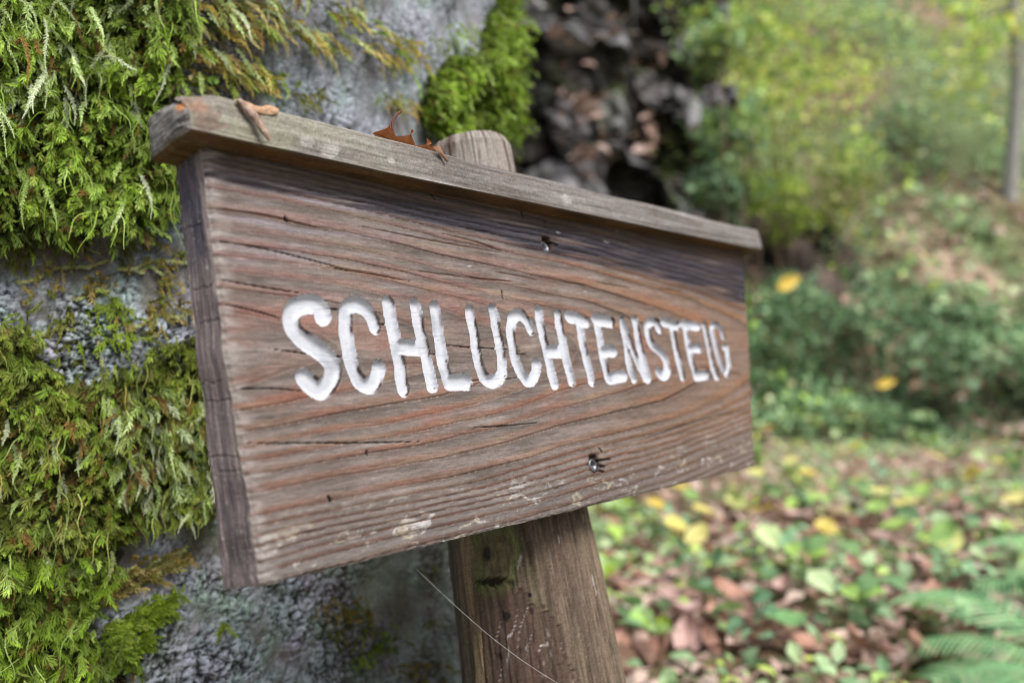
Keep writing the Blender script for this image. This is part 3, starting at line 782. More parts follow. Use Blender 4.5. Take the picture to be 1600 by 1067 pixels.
def grow(pile, poly, n, kind, side=(0, 0.35), lift=(0.0, 0.012), Lr=(0.018, 0.04), down=1.0, cols=None, dark=0.4, cell=58.0, gap=0.75, **kw):
    X, Y = sample(poly, int(n * 1.3))
    t_, z_, ok = ray_trunk(X, Y)
    X, Y, t_, z_ = X[ok], Y[ok], t_[ok], z_[ok]
    f1, f2, cid = worley(t_ * TR * cell + 0.4 * pn(t_ * 60, z_ * 60, 243), z_ * cell * 0.8 + 0.4 * pn(t_ * 60 + 4, z_ * 60, 244), 245)
    k = (f1 < gap) | (rng.random(len(X)) < 0.25)
    X, Y, f1, cid = X[k], Y[k], f1[k], cid[k]
    m = len(X)
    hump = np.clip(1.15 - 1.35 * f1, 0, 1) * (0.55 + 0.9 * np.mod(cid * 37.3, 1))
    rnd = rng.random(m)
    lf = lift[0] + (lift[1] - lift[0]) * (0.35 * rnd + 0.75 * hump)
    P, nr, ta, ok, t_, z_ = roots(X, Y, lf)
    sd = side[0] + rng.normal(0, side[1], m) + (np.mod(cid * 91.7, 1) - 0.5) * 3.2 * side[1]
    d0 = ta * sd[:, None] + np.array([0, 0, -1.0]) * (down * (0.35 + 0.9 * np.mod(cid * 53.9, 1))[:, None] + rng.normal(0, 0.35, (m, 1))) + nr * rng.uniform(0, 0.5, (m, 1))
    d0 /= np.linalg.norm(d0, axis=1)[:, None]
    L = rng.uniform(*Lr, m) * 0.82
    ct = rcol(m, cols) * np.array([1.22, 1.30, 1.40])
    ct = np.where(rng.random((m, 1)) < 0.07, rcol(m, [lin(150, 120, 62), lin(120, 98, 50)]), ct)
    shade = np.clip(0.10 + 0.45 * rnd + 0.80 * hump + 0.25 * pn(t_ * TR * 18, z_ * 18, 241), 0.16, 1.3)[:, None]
    ct = ct * shade; cb = ct * dark  # stem bases darkened as painted shade deep in the moss
    one = np.ones(m)
    if kind == 'feather':
        a = dict(K=15, leaf=one * 0.0037 * rng.uniform(0.5, 1.6, m), wid=one * 0.00075 * rng.uniform(0.7, 1.4, m), ang=0.62, up=rng.uniform(0.1, 0.55, m), grav=rng.uniform(0.1, 0.6, m), stem=0.0004, wig=0.22, curl=0.9, liftl=0.25)
    elif kind == 'rope':
        a = dict(K=30, leaf=one * 0.0028, wid=one * 0.0009, ang=0.72, up=rng.uniform(0.08, 0.35, m), grav=rng.uniform(0.2, 0.7, m), stem=0.0006, shrink=0.4, wig=0.10, liftl=0.3)
    elif kind == 'thread':
        a = dict(K=14, leaf=one * 0.0012, wid=one * 0.0006, ang=0.35, up=rng.uniform(0.2, 0.5, m), grav=rng.uniform(0.2, 0.8, m), stem=0.00042, wig=0.2)
    elif kind == 'tuft':
        a = dict(K=9, leaf=one * 0.0034 * rng.uniform(0.6, 1.4, m), wid=one * 0.0011, ang=0.55, up=rng.uniform(0.5, 1.2, m), grav=rng.uniform(0.1, 0.6, m), stem=0.0006, shrink=0.2, curl=0.7, wig=0.2)
    a.update(kw)
    pile.add(*fronds(P, nr, d0, L, cb=cb, ct=ct, **a))


BR = [lin(150, 176, 66), lin(128, 152, 44), lin(168, 188, 92), lin(112, 132, 36)]
PALE = [lin(190, 204, 138), lin(204, 208, 166), lin(170, 188, 104)]
OLV = [lin(122, 132, 46), lin(142, 150, 62), lin(104, 112, 34), lin(150, 152, 78)]
GLD = [lin(176, 156, 82), lin(158, 140, 66), lin(190, 172, 112), lin(140, 130, 58)]
LIME = [lin(158, 184, 60), lin(140, 168, 46), lin(174, 194, 86), lin(124, 148, 40)]

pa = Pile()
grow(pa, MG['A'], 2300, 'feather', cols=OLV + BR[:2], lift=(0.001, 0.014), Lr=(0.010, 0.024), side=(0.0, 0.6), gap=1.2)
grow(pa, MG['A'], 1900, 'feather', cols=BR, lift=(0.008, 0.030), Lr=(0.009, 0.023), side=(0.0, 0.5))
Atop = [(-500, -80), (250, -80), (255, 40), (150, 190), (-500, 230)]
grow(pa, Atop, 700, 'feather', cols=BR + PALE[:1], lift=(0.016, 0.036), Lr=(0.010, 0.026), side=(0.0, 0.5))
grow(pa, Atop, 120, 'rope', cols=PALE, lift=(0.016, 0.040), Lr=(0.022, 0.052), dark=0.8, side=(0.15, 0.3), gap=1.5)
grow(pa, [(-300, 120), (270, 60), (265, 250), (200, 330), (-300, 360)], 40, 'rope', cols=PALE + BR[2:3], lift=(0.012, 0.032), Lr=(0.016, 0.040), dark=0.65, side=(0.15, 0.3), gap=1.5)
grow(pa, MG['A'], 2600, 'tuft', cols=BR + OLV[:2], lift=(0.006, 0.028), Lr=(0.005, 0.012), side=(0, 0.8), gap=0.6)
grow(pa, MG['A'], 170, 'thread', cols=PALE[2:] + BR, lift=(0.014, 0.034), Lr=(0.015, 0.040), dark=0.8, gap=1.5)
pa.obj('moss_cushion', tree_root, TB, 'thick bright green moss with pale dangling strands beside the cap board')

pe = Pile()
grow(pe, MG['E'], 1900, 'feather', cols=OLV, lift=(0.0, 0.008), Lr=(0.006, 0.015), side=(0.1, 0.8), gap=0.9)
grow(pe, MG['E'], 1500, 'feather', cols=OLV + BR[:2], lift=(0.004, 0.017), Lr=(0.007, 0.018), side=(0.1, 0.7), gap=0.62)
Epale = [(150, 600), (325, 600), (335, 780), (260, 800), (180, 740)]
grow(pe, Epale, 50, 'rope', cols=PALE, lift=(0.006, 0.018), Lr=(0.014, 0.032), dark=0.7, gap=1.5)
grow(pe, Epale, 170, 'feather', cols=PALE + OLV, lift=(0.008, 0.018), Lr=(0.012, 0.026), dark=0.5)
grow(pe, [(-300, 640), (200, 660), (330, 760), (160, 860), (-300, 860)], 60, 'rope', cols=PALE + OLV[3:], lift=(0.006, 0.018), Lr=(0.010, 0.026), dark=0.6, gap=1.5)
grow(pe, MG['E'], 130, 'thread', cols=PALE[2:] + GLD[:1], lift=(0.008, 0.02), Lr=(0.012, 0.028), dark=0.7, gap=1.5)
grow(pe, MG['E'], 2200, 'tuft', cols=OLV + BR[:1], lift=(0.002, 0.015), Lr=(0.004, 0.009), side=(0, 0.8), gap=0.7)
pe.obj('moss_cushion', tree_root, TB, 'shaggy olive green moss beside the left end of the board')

pf = Pile()
grow(pf, MG['F'], 1500, 'feather', cols=BR + OLV[:2], lift=(0.0, 0.010), Lr=(0.007, 0.018), side=(0.25, 0.7), gap=0.9)
grow(pf, MG['F'], 1200, 'feather', cols=LIME + BR, lift=(0.004, 0.020), Lr=(0.008, 0.022), side=(0.3, 0.6), gap=0.65)
grow(pf, MG['F'], 60, 'thread', cols=PALE[2:], lift=(0.012, 0.024), Lr=(0.016, 0.035), dark=0.7)
for (a, b_, cs) in (((130, 930), (278, 862), GLD + PALE[:1]), ((150, 990), (262, 925), LIME), ((150, 1020), (215, 990), LIME), ((40, 960), (165, 905), GLD), ((60, 900), (130, 880), PALE)):
    poly = [(a[0], a[1] - 9), (b_[0], b_[1] - 5), (b_[0], b_[1] + 6), (a[0], a[1] + 12)]
    X, Y = sample(poly, 110)
    P, nr, ta, ok, t_, z_ = roots(X, Y, rng.uniform(0.001, 0.007, len(X)))
    m = len(X); ax = 1.0; ay = -(b_[1] - a[1]) / (b_[0] - a[0])
    d0 = ta * (1 + rng.normal(0, .3, (m, 1))) + np.array([0, 0, 1.0]) * (ay * 0.9 + rng.normal(0, .35, (m, 1)))
    d0 /= np.linalg.norm(d0, axis=1)[:, None]
    ct = rcol(m, cs)
    pf.add(*fronds(P, nr, d0, rng.uniform(0.010, 0.022, m), 11, np.full(m, 0.004), np.full(m, 0.0011), 0.7, rng.uniform(0.1, 0.35, m), rng.uniform(0, 0.3, m), ct * 0.55, ct))
pf.obj('moss_cushion', tree_root, TB, 'bright green moss low on the trunk with golden sprays')

pg = Pile()
Bs = [((150, 25), (420, 20)), ((200, 60), (500, 55)), ((280, 95), (460, 150)), ((230, 130), (400, 125)), ((330, 45), (470, 60)), ((420, 45), (600, 75)), ((470, 60), (640, 110)), ((540, 5), (640, 95)), ((550, 40), (690, 110)),
      ((250, 20), (340, 15)), ((330, 110), (400, 100)), ((560, 95), (620, 105)), ((600, 160), (690, 145)), ((690, 45), (760, 45)), ((500, 20), (540, 30)), ((250, 75), (330, 90))]
for (a, b_) in Bs:
    n_ = int(0.075 * math.hypot(b_[0] - a[0], b_[1] - a[1])) + 4
    f = rng.random(n_)
    X = a[0] + f * (b_[0] - a[0]) + rng.normal(0, 5, n_); Y = a[1] + f * (b_[1] - a[1]) + rng.normal(0, 6, n_) + 6 * np.sin(f * 7)
    P, nr, ta, ok, t_, z_ = roots(X, Y, rng.uniform(0.001, 0.012, n_))
    P, nr, ta = P[ok], nr[ok], ta[ok]; m = len(P)
    d0 = ta * (1 + rng.normal(0, .3, (m, 1))) + np.array([0, 0, -1.0]) * (0.22 + rng.normal(0, .35, (m, 1)))
    d0 /= np.linalg.norm(d0, axis=1)[:, None]
    gold = a[0] < 640
    ct = rcol(m, GLD + PALE[:1] + (OLV[1:2]) if gold else LIME) * np.where(rng.random((m, 1)) < 0.16, [[0.75, 1.1, 0.6]], [[1, 1, 1]]) * rng.uniform(1.1, 2.0, (m, 1))
    pg.add(*fronds(P, nr, d0, rng.uniform(0.012, 0.032, m), 16, rng.uniform(0.0025, 0.0055, m), np.full(m, 0.0011), 0.55, rng.uniform(0.15, 0.5, m), rng.uniform(0.1, 0.5, m), ct * 0.5, ct))
grow(pg, [(250, -40), (560, -40), (560, 20), (300, 70), (250, 60)], 70, 'feather', cols=GLD + OLV, lift=(0.001, 0.012), Lr=(0.012, 0.026), side=(0.9, 0.4))
grow(pg, [(250, -40), (480, -40), (460, 60), (250, 160)], 40, 'rope', cols=PALE + GLD[2:3], lift=(0.006, 0.02), Lr=(0.015, 0.035), dark=0.7, side=(0.4, 0.5))
pg.obj('moss_cushion', tree_root, TB, 'golden feathery moss trailing across bare bark above the cap board')

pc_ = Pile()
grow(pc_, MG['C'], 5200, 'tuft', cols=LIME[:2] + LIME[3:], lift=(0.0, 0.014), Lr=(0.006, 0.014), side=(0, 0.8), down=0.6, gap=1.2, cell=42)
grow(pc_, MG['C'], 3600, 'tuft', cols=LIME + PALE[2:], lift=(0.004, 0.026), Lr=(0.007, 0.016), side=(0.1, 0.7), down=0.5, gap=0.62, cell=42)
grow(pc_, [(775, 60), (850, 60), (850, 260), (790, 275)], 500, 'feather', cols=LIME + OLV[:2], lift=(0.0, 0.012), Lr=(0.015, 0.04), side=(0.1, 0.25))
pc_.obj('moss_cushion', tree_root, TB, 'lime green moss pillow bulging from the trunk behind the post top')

ps = Pile()        # scattered sprigs on bare bark
for (x_, y_, n_, sp, cs) in ((165, 480, 60, 10, BR), (110, 500, 40, 16, OLV), (178, 520, 70, 16, LIME), (265, 440, 30, 16, GLD + OLV), (262, 480, 30, 14, GLD), (60, 440, 24, 26, GLD + OLV), (150, 450, 30, 14, GLD), (230, 500, 60, 24, OLV + GLD),
                           (30, 395, 40, 30, OLV), (110, 400, 24, 40, GLD), (255, 400, 34, 22, GLD + OLV), (200, 380, 30, 30, OLV), (30, 510, 50, 26, BR), (100, 545, 24, 26, OLV), (535, 945, 60, 16, OLV + GLD), (560, 985, 60, 16, OLV + LIME), (500, 940, 30, 14, GLD),
                           (540, 1010, 40, 10, LIME), (510, 975, 30, 16, OLV), (660, 1040, 60, 26, OLV + GLD), (610, 1030, 40, 14, GLD), (640, 965, 14, 14, OLV), (655, 878, 24, 12, OLV), (335, 965, 10, 4, LIME), (480, 150, 30, 16, OLV), (610, 155, 40, 14, LIME + GLD), (700, 75, 60, 18, LIME), (415, 120, 60, 20, LIME), (350, 870, 20, 8, OLV)):
    n_ = max(5, int(n_ * 0.42))
    X = rng.normal(x_, sp, n_); Y = rng.normal(y_, sp * 0.6, n_)
    P, nr, ta, ok, t_, z_ = roots(X, Y, rng.uniform(0.001, 0.006, n_))
    P, nr, ta = P[ok], nr[ok], ta[ok]; m = len(P)
    d0 = ta * rng.normal(0.2, .7, (m, 1)) + np.array([0, 0, -1.0]) * rng.normal(0.5, .6, (m, 1)); d0 /= np.linalg.norm(d0, axis=1)[:, None] + 1e-6
    ct = rcol(m, cs) * (0.7 if y_ > 850 and x_ > 400 else 1)
    ps.add(*fronds(P, nr, d0, rng.uniform(0.007, 0.018, m), 9, rng.uniform(0.002, 0.0042, m), np.full(m, 0.0011), 0.65, rng.uniform(0.2, 0.6, m), rng.uniform(0.1, 0.4, m), ct * 0.5, ct))
for (a, b_) in (((20, 440), (160, 408)), ((110, 466), (175, 448)), ((40, 525), (130, 508)), ((195, 508), (290, 488)), ((205, 420), (255, 425)), ((150, 520), (160, 580)), ((180, 420), (300, 405))):   # creeping dead stems
    f = np.linspace(0, 1, 60); X = a[0] + f * (b_[0] - a[0]); Y = a[1] + f * (b_[1] - a[1]) + 4 * np.sin(f * 9)
    P, nr, ta, ok, t_, z_ = roots(X, Y, 0.003 + 0.002 * np.sin(f * 11))
    d = np.gradient(P, axis=0); d /= np.linalg.norm(d, axis=1)[:, None]
    ct = rcol(60, GLD[2:3] + PALE)
    ps.add(*fronds(P, nr, d, np.full(60, 0.006), 6, np.full(60, 0.002), np.full(60, 0.001), 0.6, np.full(60, 0.1), np.full(60, 0.1), ct * 0.8, ct))
ps.obj('moss_sprigs', tree_root, TB, 'small loose moss sprigs scattered over the lichen grey bark')


# ================================================================== LEAVES ON THE SIGN
def on_cap(px_, py_, w):
    u_, v_ = uv_at(np.asarray(px_, float), np.asarray(py_, float), w)
    return s2w(u_, v_, np.full(np.shape(u_), w))

# rolled beech leaf leaning over the cap's front edge
ax0 = on_cap([368.0], [158.0], -0.0135)[0]; ax1 = on_cap([419.0], [223.0], -0.0170)[0]
n1, n2 = 40, 26
t = np.linspace(0, 1, n1)[:, None]; a = np.linspace(0, 1, n2)[None, :]
axis = ax1 - ax0; Ln = np.linalg.norm(axis); axis /= Ln
s1 = np.cross(axis, AW); s1 /= np.linalg.norm(s1); s2 = -AW
rr_ = 0.0021 * np.sin(np.pi * np.clip(0.10 + 0.9 * t, 0, 1)) ** 0.6 * (1 + 0.12 * pn(t * 7, a * 3, 301)) + 0.0003
th_ = a * 7.6 + 0.5
rr2 = rr_ * (1.0 - 0.45 * a)
mid = ax0 + axis * (Ln * t)[..., None] + s1 * (0.0012 * np.sin(t * 3.4))[..., None]
Pl = mid + s1 * (rr2 * np.cos(th_))[..., None] + s2 * (rr2 * np.sin(th_) + 0.0018)[..., None]
lc = mix(np.broadcast_to(lin(196, 172, 154), Pl.shape), lin(120, 92, 78), np.clip(0.4 + 1.6 * fbm(t * 6 + 0 * a, a * 14 + 0 * t, 303, 4), 0, 1))
lc = mix(lc, lin(92, 64, 52), ss(0.30, 0.36, np.abs(np.sin(t * 9 + a * 2.2)) * 0.36) * 0.3)
V1, Q1, C1 = Pl.reshape(-1, 3), grid_q(n1, n2), lc.reshape(-1, 3)
# its flat torn blade lying back over the top edge
bp = [(366, 157), (388, 163), (400, 170), (416, 168), (434, 173), (430, 180), (414, 179), (396, 177), (380, 173), (372, 166)]
m1 = 24
top = catmull([(364, 156), (386, 161), (404, 168), (418, 165), (434, 172)], 6); bot = catmull([(368, 164), (384, 172), (398, 177), (416, 180), (430, 180)], 6)
rows = []
for k in np.linspace(0, 1, 8):
    pp = top * (1 - k) + bot * k
    u_, v_ = uv_at(pp[:, 0], pp[:, 1], -0.0132)
    rows.append(s2w(u_, v_, -0.0141 - 0.0005 * np.sin(k * 3.1) - 0.0002 * np.sin(np.arange(len(pp)) * 0.6)))
Pb = np.array(rows)
lb = mix(np.broadcast_to(lin(206, 172, 140), Pb.shape), lin(160, 118, 86), np.clip(0.4 + 1.5 * pn(np.arange(Pb.shape[1])[None] * 0.5, np.arange(8)[:, None] * 0.9, 305), 0, 1))
V2, Q2 = Pb.reshape(-1, 3), grid_q(8, Pb.shape[1]) + len(V1)
base_l = ax0.copy()
o = build('rolled_leaf', np.concatenate([V1, V2]) - base_l, np.concatenate([Q1, Q2]), M_dead, np.concatenate([C1, lb.reshape(-1, 3)]))
o.location = base_l; o['label'] = 'pale brown rolled up dead leaf leaning over the cap board near its left end'; o['category'] = 'leaf'

# lobed oak leaf curled on the cap's top edge
root_l = on_cap([640.0], [224.0], -0.004)[0]
n1, n2 = 90, 21
t = np.linspace(0, 1, n1)[:, None]; a = np.linspace(-1, 1, n2)[None, :]
lob = (0.35 + 0.65 * np.abs(np.sin(t * np.pi * 3.5)) ** 0.7) * np.sin(np.pi * np.clip(0.06 + 0.94 * t, 0, 1)) ** 0.5
wv = 0.011 * lob
lu = (t - 0.5) * 0.052
sharp = np.abs(a) ** 1.3
xx = lu + 0.004 * a * a * np.sin(t * np.pi * 7)
yy = wv * a
zz_ = 0.0015 + 0.0105 * sharp * lob * (0.35 + 0.65 * np.sin(t * 9 + 0.5 + 1.4 * (a > 0)) ** 2) + 0.004 * ss(0.25, 0, t) + 0.0030 * np.sin(t * 8)
ur, vr = uv_at(np.array([643.0]), np.array([228.0]), -0.0105)
Lp = s2w(ur + xx, vr + zz_ * 0.62 + 0.0004, -0.0060 + yy)
oc = mix(np.broadcast_to(lin(180, 112, 68), Lp.shape), lin(204, 142, 96), np.clip(0.4 + 1.2 * fbm(t * 9 + 0 * a, a * 3 + 0 * t, 310, 3), 0, 1))
oc = mix(oc, lin(110, 62, 40), ss(0.10, 0.02, np.abs(a)) + 0 * t)
Vo_, Qo, Co = Lp.reshape(-1, 3), grid_q(n1, n2), oc.reshape(-1, 3)
base_l = Lp[n1 // 2, n2 // 2].copy()
oak = build('oak_leaf', Vo_ - base_l, Qo, M_dead, Co)
oak.location = base_l; oak['label'] = 'rust brown lobed dead leaf curled on the cap board in front of the post top'; oak['category'] = 'leaf'


def tube(pts, r, n=8):
    pts = np.asarray(pts, float); r = np.broadcast_to(r, (len(pts),))
    T_ = np.gradient(pts, axis=0); T_ /= np.linalg.norm(T_, axis=1)[:, None] + 1e-12
    ref = np.array([0.31, 0.87, 0.39])
    S = np.cross(T_, ref); S /= np.linalg.norm(S, axis=1)[:, None]; B = np.cross(T_, S)
    a = np.linspace(0, 2 * np.pi, n, endpoint=False)
    P = pts[:, None] + r[:, None, None] * (S[:, None] * np.cos(a)[None, :, None] + B[:, None] * np.sin(a)[None, :, None])
    return P.reshape(-1, 3), grid_q(len(pts), n, wrap=True)


sp = catmull([(618, 216), (614, 205), (613, 193), (617, 183), (626, 174)], 8)
u_, v_ = uv_at(sp[:, 0], sp[:, 1], -0.008)
Pst, Qst = tube(s2w(u_, v_, -0.008), np.linspace(0.0006, 0.0008, len(sp)))
build('leaf_stalk', Pst - base_l, Qst, M_dead, np.broadcast_to(lin(104, 66, 48), Pst.shape), oak)
# torn tip lying against the cap front
tipc = catmull([(676, 230), (682, 238), (690, 246), (697, 254)], 6); tipd = catmull([(688, 229), (691, 238), (694, 246), (697, 254)], 6)
rows = []
for k in np.linspace(0, 1, 6):
    pp = tipc * (1 - k) + tipd * k
    u_, v_ = uv_at(pp[:, 0], pp[:, 1], -0.0145)
    rows.append(s2w(u_, v_, -0.0148 - 0.0016 * math.sin(k * 3.1)))
Pt = np.array(rows)
lt = mix(np.broadcast_to(lin(176, 140, 116), Pt.shape), lin(120, 84, 66), np.linspace(0, 1, 6)[:, None] * np.ones((1, Pt.shape[1])))
build('torn_tip', Pt.reshape(-1, 3) - base_l, grid_q(6, Pt.shape[1]), M_dead, lt.reshape(-1, 3), oak)

# spider silk from the trunk across the post
u_, v_ = uv_at(np.array([652.0, 874.0]), np.array([890.0, 1062.0]), 0.0)
A0 = s2w(*uv_at(np.array([650.0]), np.array([888.0]), 0.02), 0.02)[0]; B0 = s2w(*uv_at(np.array([905.0]), np.array([1086.0]), 0.012), 0.012)[0]
f = np.linspace(0, 1, 40)[:, None]
line_ = A0 * (1 - f) + B0 * f + np.array([0, 0, -0.006]) * np.sin(np.pi * f)
Pq, Qq = tube(line_, 0.00006, 6)
o = build('spider_thread', Pq - A0, Qq, M_web); o.location = A0
o['label'] = 'thin white spider thread stretched diagonally across the post below the board'; o['category'] = 'spider thread'

# ================================================================== GROUND AND HILLSIDE
FOOT = 4.3


def foot(X): return FOOT + 0.18 * X + 0.25 * np.sin(X * 1.1 + 0.4)


def hill(X, Y):
    t = Y - foot(X)
    h = 0.46 * ss(0, 0.5, t) + np.clip(t - 0.25, 0, 60) * (0.78 + 0.06 * np.sin(X * 0.5))
    h = h + 0.22 * pn(X * 0.7, Y * 0.7, 401) * ss(0.3, 2, t) + 0.09 * pn(X * 2.3, Y * 2.3, 402)
    h = np.where(Y > 45, h - 0.55 * (Y - 45), h)
    return np.maximum(h, -0.06) - 0.05 * ss(0.2, -0.3, t)


def gz(X, Y): return 0.025 * pn(X * 1.3, Y * 1.3, 403) + 0.010 * pn(X * 5, Y * 5, 404)


def gcol(X, Y):
    c = mix(np.broadcast_to(lin(96, 80, 64), X.shape + (3,)), lin(120, 92, 80), np.clip(0.5 + pn(X * 4, Y * 4, 405), 0, 1))
    c = mix(c, lin(176, 158, 136), ss(2.9, 3.6, Y) * ss(5.2, 4.4, Y) * 0.8)
    return mix(c, lin(86, 100, 58), (1 - 0.6 * ss(2.9, 3.6, Y)) * np.clip(0.35 + 1.2 * pn(X * 1.7, Y * 1.7, 406), 0, 0.75))


def axis_pts(lo, hi, inner0, inner1, n):
    a = np.linspace(inner0, inner1, n)
    l = inner0 - np.geomspace(0.3, inner0 - lo, 16)[::-1]; r = inner1 + np.geomspace(0.3, hi - inner1, 16)
    return np.concatenate([l, a, r])


gx, gy = np.meshgrid(axis_pts(-220, 220, -5, 6, 140), axis_pts(-220, 220, -2, 8, 140))
gzv = gz(gx, gy)
Vg = np.stack([gx, gy, gzv], -1).reshape(-1, 3)
o = build('ground', Vg, grid_q(*gx.shape), M_soil, gcol(gx, gy).reshape(-1, 3), kind='structure')
def ray_hill(px_, py_):
    d = ray(np.array([float(px_)]), np.array([float(py_)]))[0]
    for Y in np.arange(1.0, 60, 0.02):
        X, Z = d[0] * Y, HC + d[2] * Y
        if Z <= max(gz(np.array([X]), np.array([Y]))[0], hill(np.array([X]), np.array([Y]))[0]):
            return np.array([X, Y, Z])
    return np.array([d[0] * 60, 60, HC + d[2] * 60])


PA, PB = ray_hill(1400, 385), ray_hill(1640, 520)          # bare earth ledge
GA, GB = ray_hill(1115, 300), ray_hill(1335, 478)          # rock rib down to the right, coloured dark for gully shade


def segd(X, Y, a, b):
    ab = (b - a)[:2]; t = np.clip(((X - a[0]) * ab[0] + (Y - a[1]) * ab[1]) / (ab @ ab), 0, 1)
    return np.hypot(X - a[0] - t * ab[0], Y - a[1] - t * ab[1])


hx, hy = np.meshgrid(axis_pts(-160, 160, -6, 14, 200), np.concatenate([np.linspace(3.2, 12, 150), np.geomspace(12.2, 110, 50)]))
hz = hill(hx, hy)
hc_ = mix(np.broadcast_to(lin(108, 104, 80), hx.shape + (3,)), lin(146, 122, 104), np.clip(0.4 + pn(hx * 1.5, hy * 1.5, 408), 0, 1))
hc_ = mix(hc_, lin(98, 116, 76), np.clip(0.4 + 1.2 * pn(hx * 0.9, hy * 0.9, 409), 0, 0.8))
hc_ = mix(hc_, lin(190, 162, 146), ss(0.26, 0.06, segd(hx, hy, PA, PB) + 0.18 * pn(hx * 3, hy * 3, 407)) * 0.8)
build('hillside', np.stack([hx, hy, hz], -1).reshape(-1, 3), grid_q(*hx.shape), M_soil, hc_.reshape(-1, 3), kind='structure')


def surf(X, Y): return np.maximum(gz(X, Y), hill(X, Y))


def rand_dirs(n, upbias=0.0):
    d = rng.normal(0, 1, (n, 3)); d[:, 2] += upbias
    return d / np.linalg.norm(d, axis=1)[:, None]


def leaves(P, size, colr, upbias=0.6, aspect=0.62, fold=0.22, droop=0.2):
    """one folded pointed leaf (2 quads) at each point"""
    n = len(P)
    size = np.broadcast_to(size, (n,))[:, None]
    N_ = rand_dirs(n, upbias * 2)
    D = rand_dirs(n, -0.3); D -= N_ * np.sum(D * N_, 1)[:, None]; D /= np.linalg.norm(D, axis=1)[:, None]
    S = np.cross(D, N_)
    w = size * aspect * 0.5 * rng.uniform(0.8, 1.2, (n, 1))
    b = P - D * size * 0.5
    m1 = P - D * size * 0.12; m2 = P + D * size * 0.22
    tip = P + D * size * 0.55 - N_ * size * droop
    l1 = m1 + S * w + N_ * w * fold; r1_ = m1 - S * w + N_ * w * fold
    l2 = m2 + S * w * 0.75 + N_ * w * fold * 0.7; r2_ = m2 - S * w * 0.75 + N_ * w * fold * 0.7
    V = np.stack([b, l1, l2, tip, r2_, r1_, (m1 + m2) / 2], 1)
    i = np.arange(n)[:, None] * 7
    Q = np.concatenate([np.stack([i[:, 0] + a for a in f], -1) for f in ((0, 6, 2, 1), (6, 3, 2, 2), (0, 5, 4, 6), (6, 4, 3, 3))])
    T = np.concatenate([np.stack([i[:, 0] + a for a in f], -1) for f in ((6, 3, 2), (6, 4, 3))])
    Q = np.concatenate([np.stack([i[:, 0] + a for a in f], -1) for f in ((0, 6, 2, 1), (0, 5, 4, 6))])
    C = np.repeat(colr, 7, 0)
    return V.reshape(-1, 3), Q, T, C


BLUEG = [lin(146, 178, 138, 1.3), lin(168, 194, 146, 1.3), lin(118, 154, 112, 1.25), lin(184, 204, 156, 1.3)]
DKG = [lin(104, 134, 98, 1.3), lin(124, 154, 112, 1.3), lin(82, 106, 78, 1.3), lin(140, 170, 130, 1.3)]
YGR = [lin(204, 220, 112, 1.35), lin(176, 204, 96, 1.35), lin(218, 226, 130, 1.3), lin(150, 184, 96, 1.35)]
YEL = [lin(236, 222, 110, 1.2), lin(226, 200, 84, 1.2), lin(238, 230, 150, 1.2)]
BRN = [lin(186, 156, 142, 1.1), lin(168, 136, 122, 1.1), lin(204, 178, 166, 1.1), lin(138, 110, 94, 1.0), lin(172, 154, 142, 1.1)]


def leafpile(name, P, size, colr, kind=None, mat=M_leaf, parent=None, base=None, **kw):
    V, Q, T, C = leaves(P, size, colr, **kw)
    if base is not None: V = V - base
    o = build(name, V, Q, mat, C, parent, T=T, smooth=False)
    if kind: o['kind'] = kind
    return o


# ivy and herbs covering the hillside
n = 42000
Yd = 4.3 + (np.exp(rng.random(n) * math.log(8)) - 1) / 7 * 18
Xd = rng.uniform(-0.75, 1.05, n) * Yd * 0.85
x2 = rng.uniform(-0.6, 4.2, 9000); Xd = np.concatenate([Xd, x2]); Yd = np.concatenate([Yd, foot(x2) + rng.uniform(-0.12, 0.6, 9000)])
t_ = Yd - foot(Xd)
ok = t_ > -0.15
Xd, Yd, t_ = Xd[ok], Yd[ok], t_[ok]
nzv = fbm(Xd * 1.3, Yd * 1.3, 411, 3)
keep = rng.random(len(Xd)) < np.clip(0.85 + 1.4 * nzv + 0.5 * ss(0.8, 0.4, t_), 0.08, 1) * (1 - 0.5 * ss(0.26, 0.08, segd(Xd, Yd, PA, PB)))
Xd, Yd, t_, nzv = Xd[keep], Yd[keep], t_[keep], nzv[keep]
m = len(Xd)
Zd = surf(Xd, Yd) + rng.uniform(0.0, 0.16, m) ** 1.0 * np.clip(1 + 2 * nzv, 0.3, 2)
P = np.stack([Xd, Yd, Zd], -1)
px_, py_ = pix(P)
cl = rcol(m, BLUEG + [lin(196, 208, 150, 1.5)])
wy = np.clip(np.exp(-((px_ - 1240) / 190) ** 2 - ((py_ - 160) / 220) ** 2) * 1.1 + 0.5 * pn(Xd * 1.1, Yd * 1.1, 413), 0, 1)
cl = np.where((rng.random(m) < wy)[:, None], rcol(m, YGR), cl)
wd = 0.8 * ss(0.7, 0.25, segd(Xd, Yd, GA, GB)) + ss(0.9, 0.35, t_) * 0.6 + 0.35 * ss(0.1, 0.4, pn(Xd * 1.5, Yd * 1.5, 415))  # darker greens: painted gully shade along the rib, darker plants at the foot
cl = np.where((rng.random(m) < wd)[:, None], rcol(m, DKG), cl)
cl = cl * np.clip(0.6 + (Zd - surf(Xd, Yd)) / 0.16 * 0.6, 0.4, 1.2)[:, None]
leafpile('undergrowth', P, rng.uniform(0.035, 0.075, m) * (0.7 + 0.06 * Yd), cl, 'stuff', upbias=0.7)
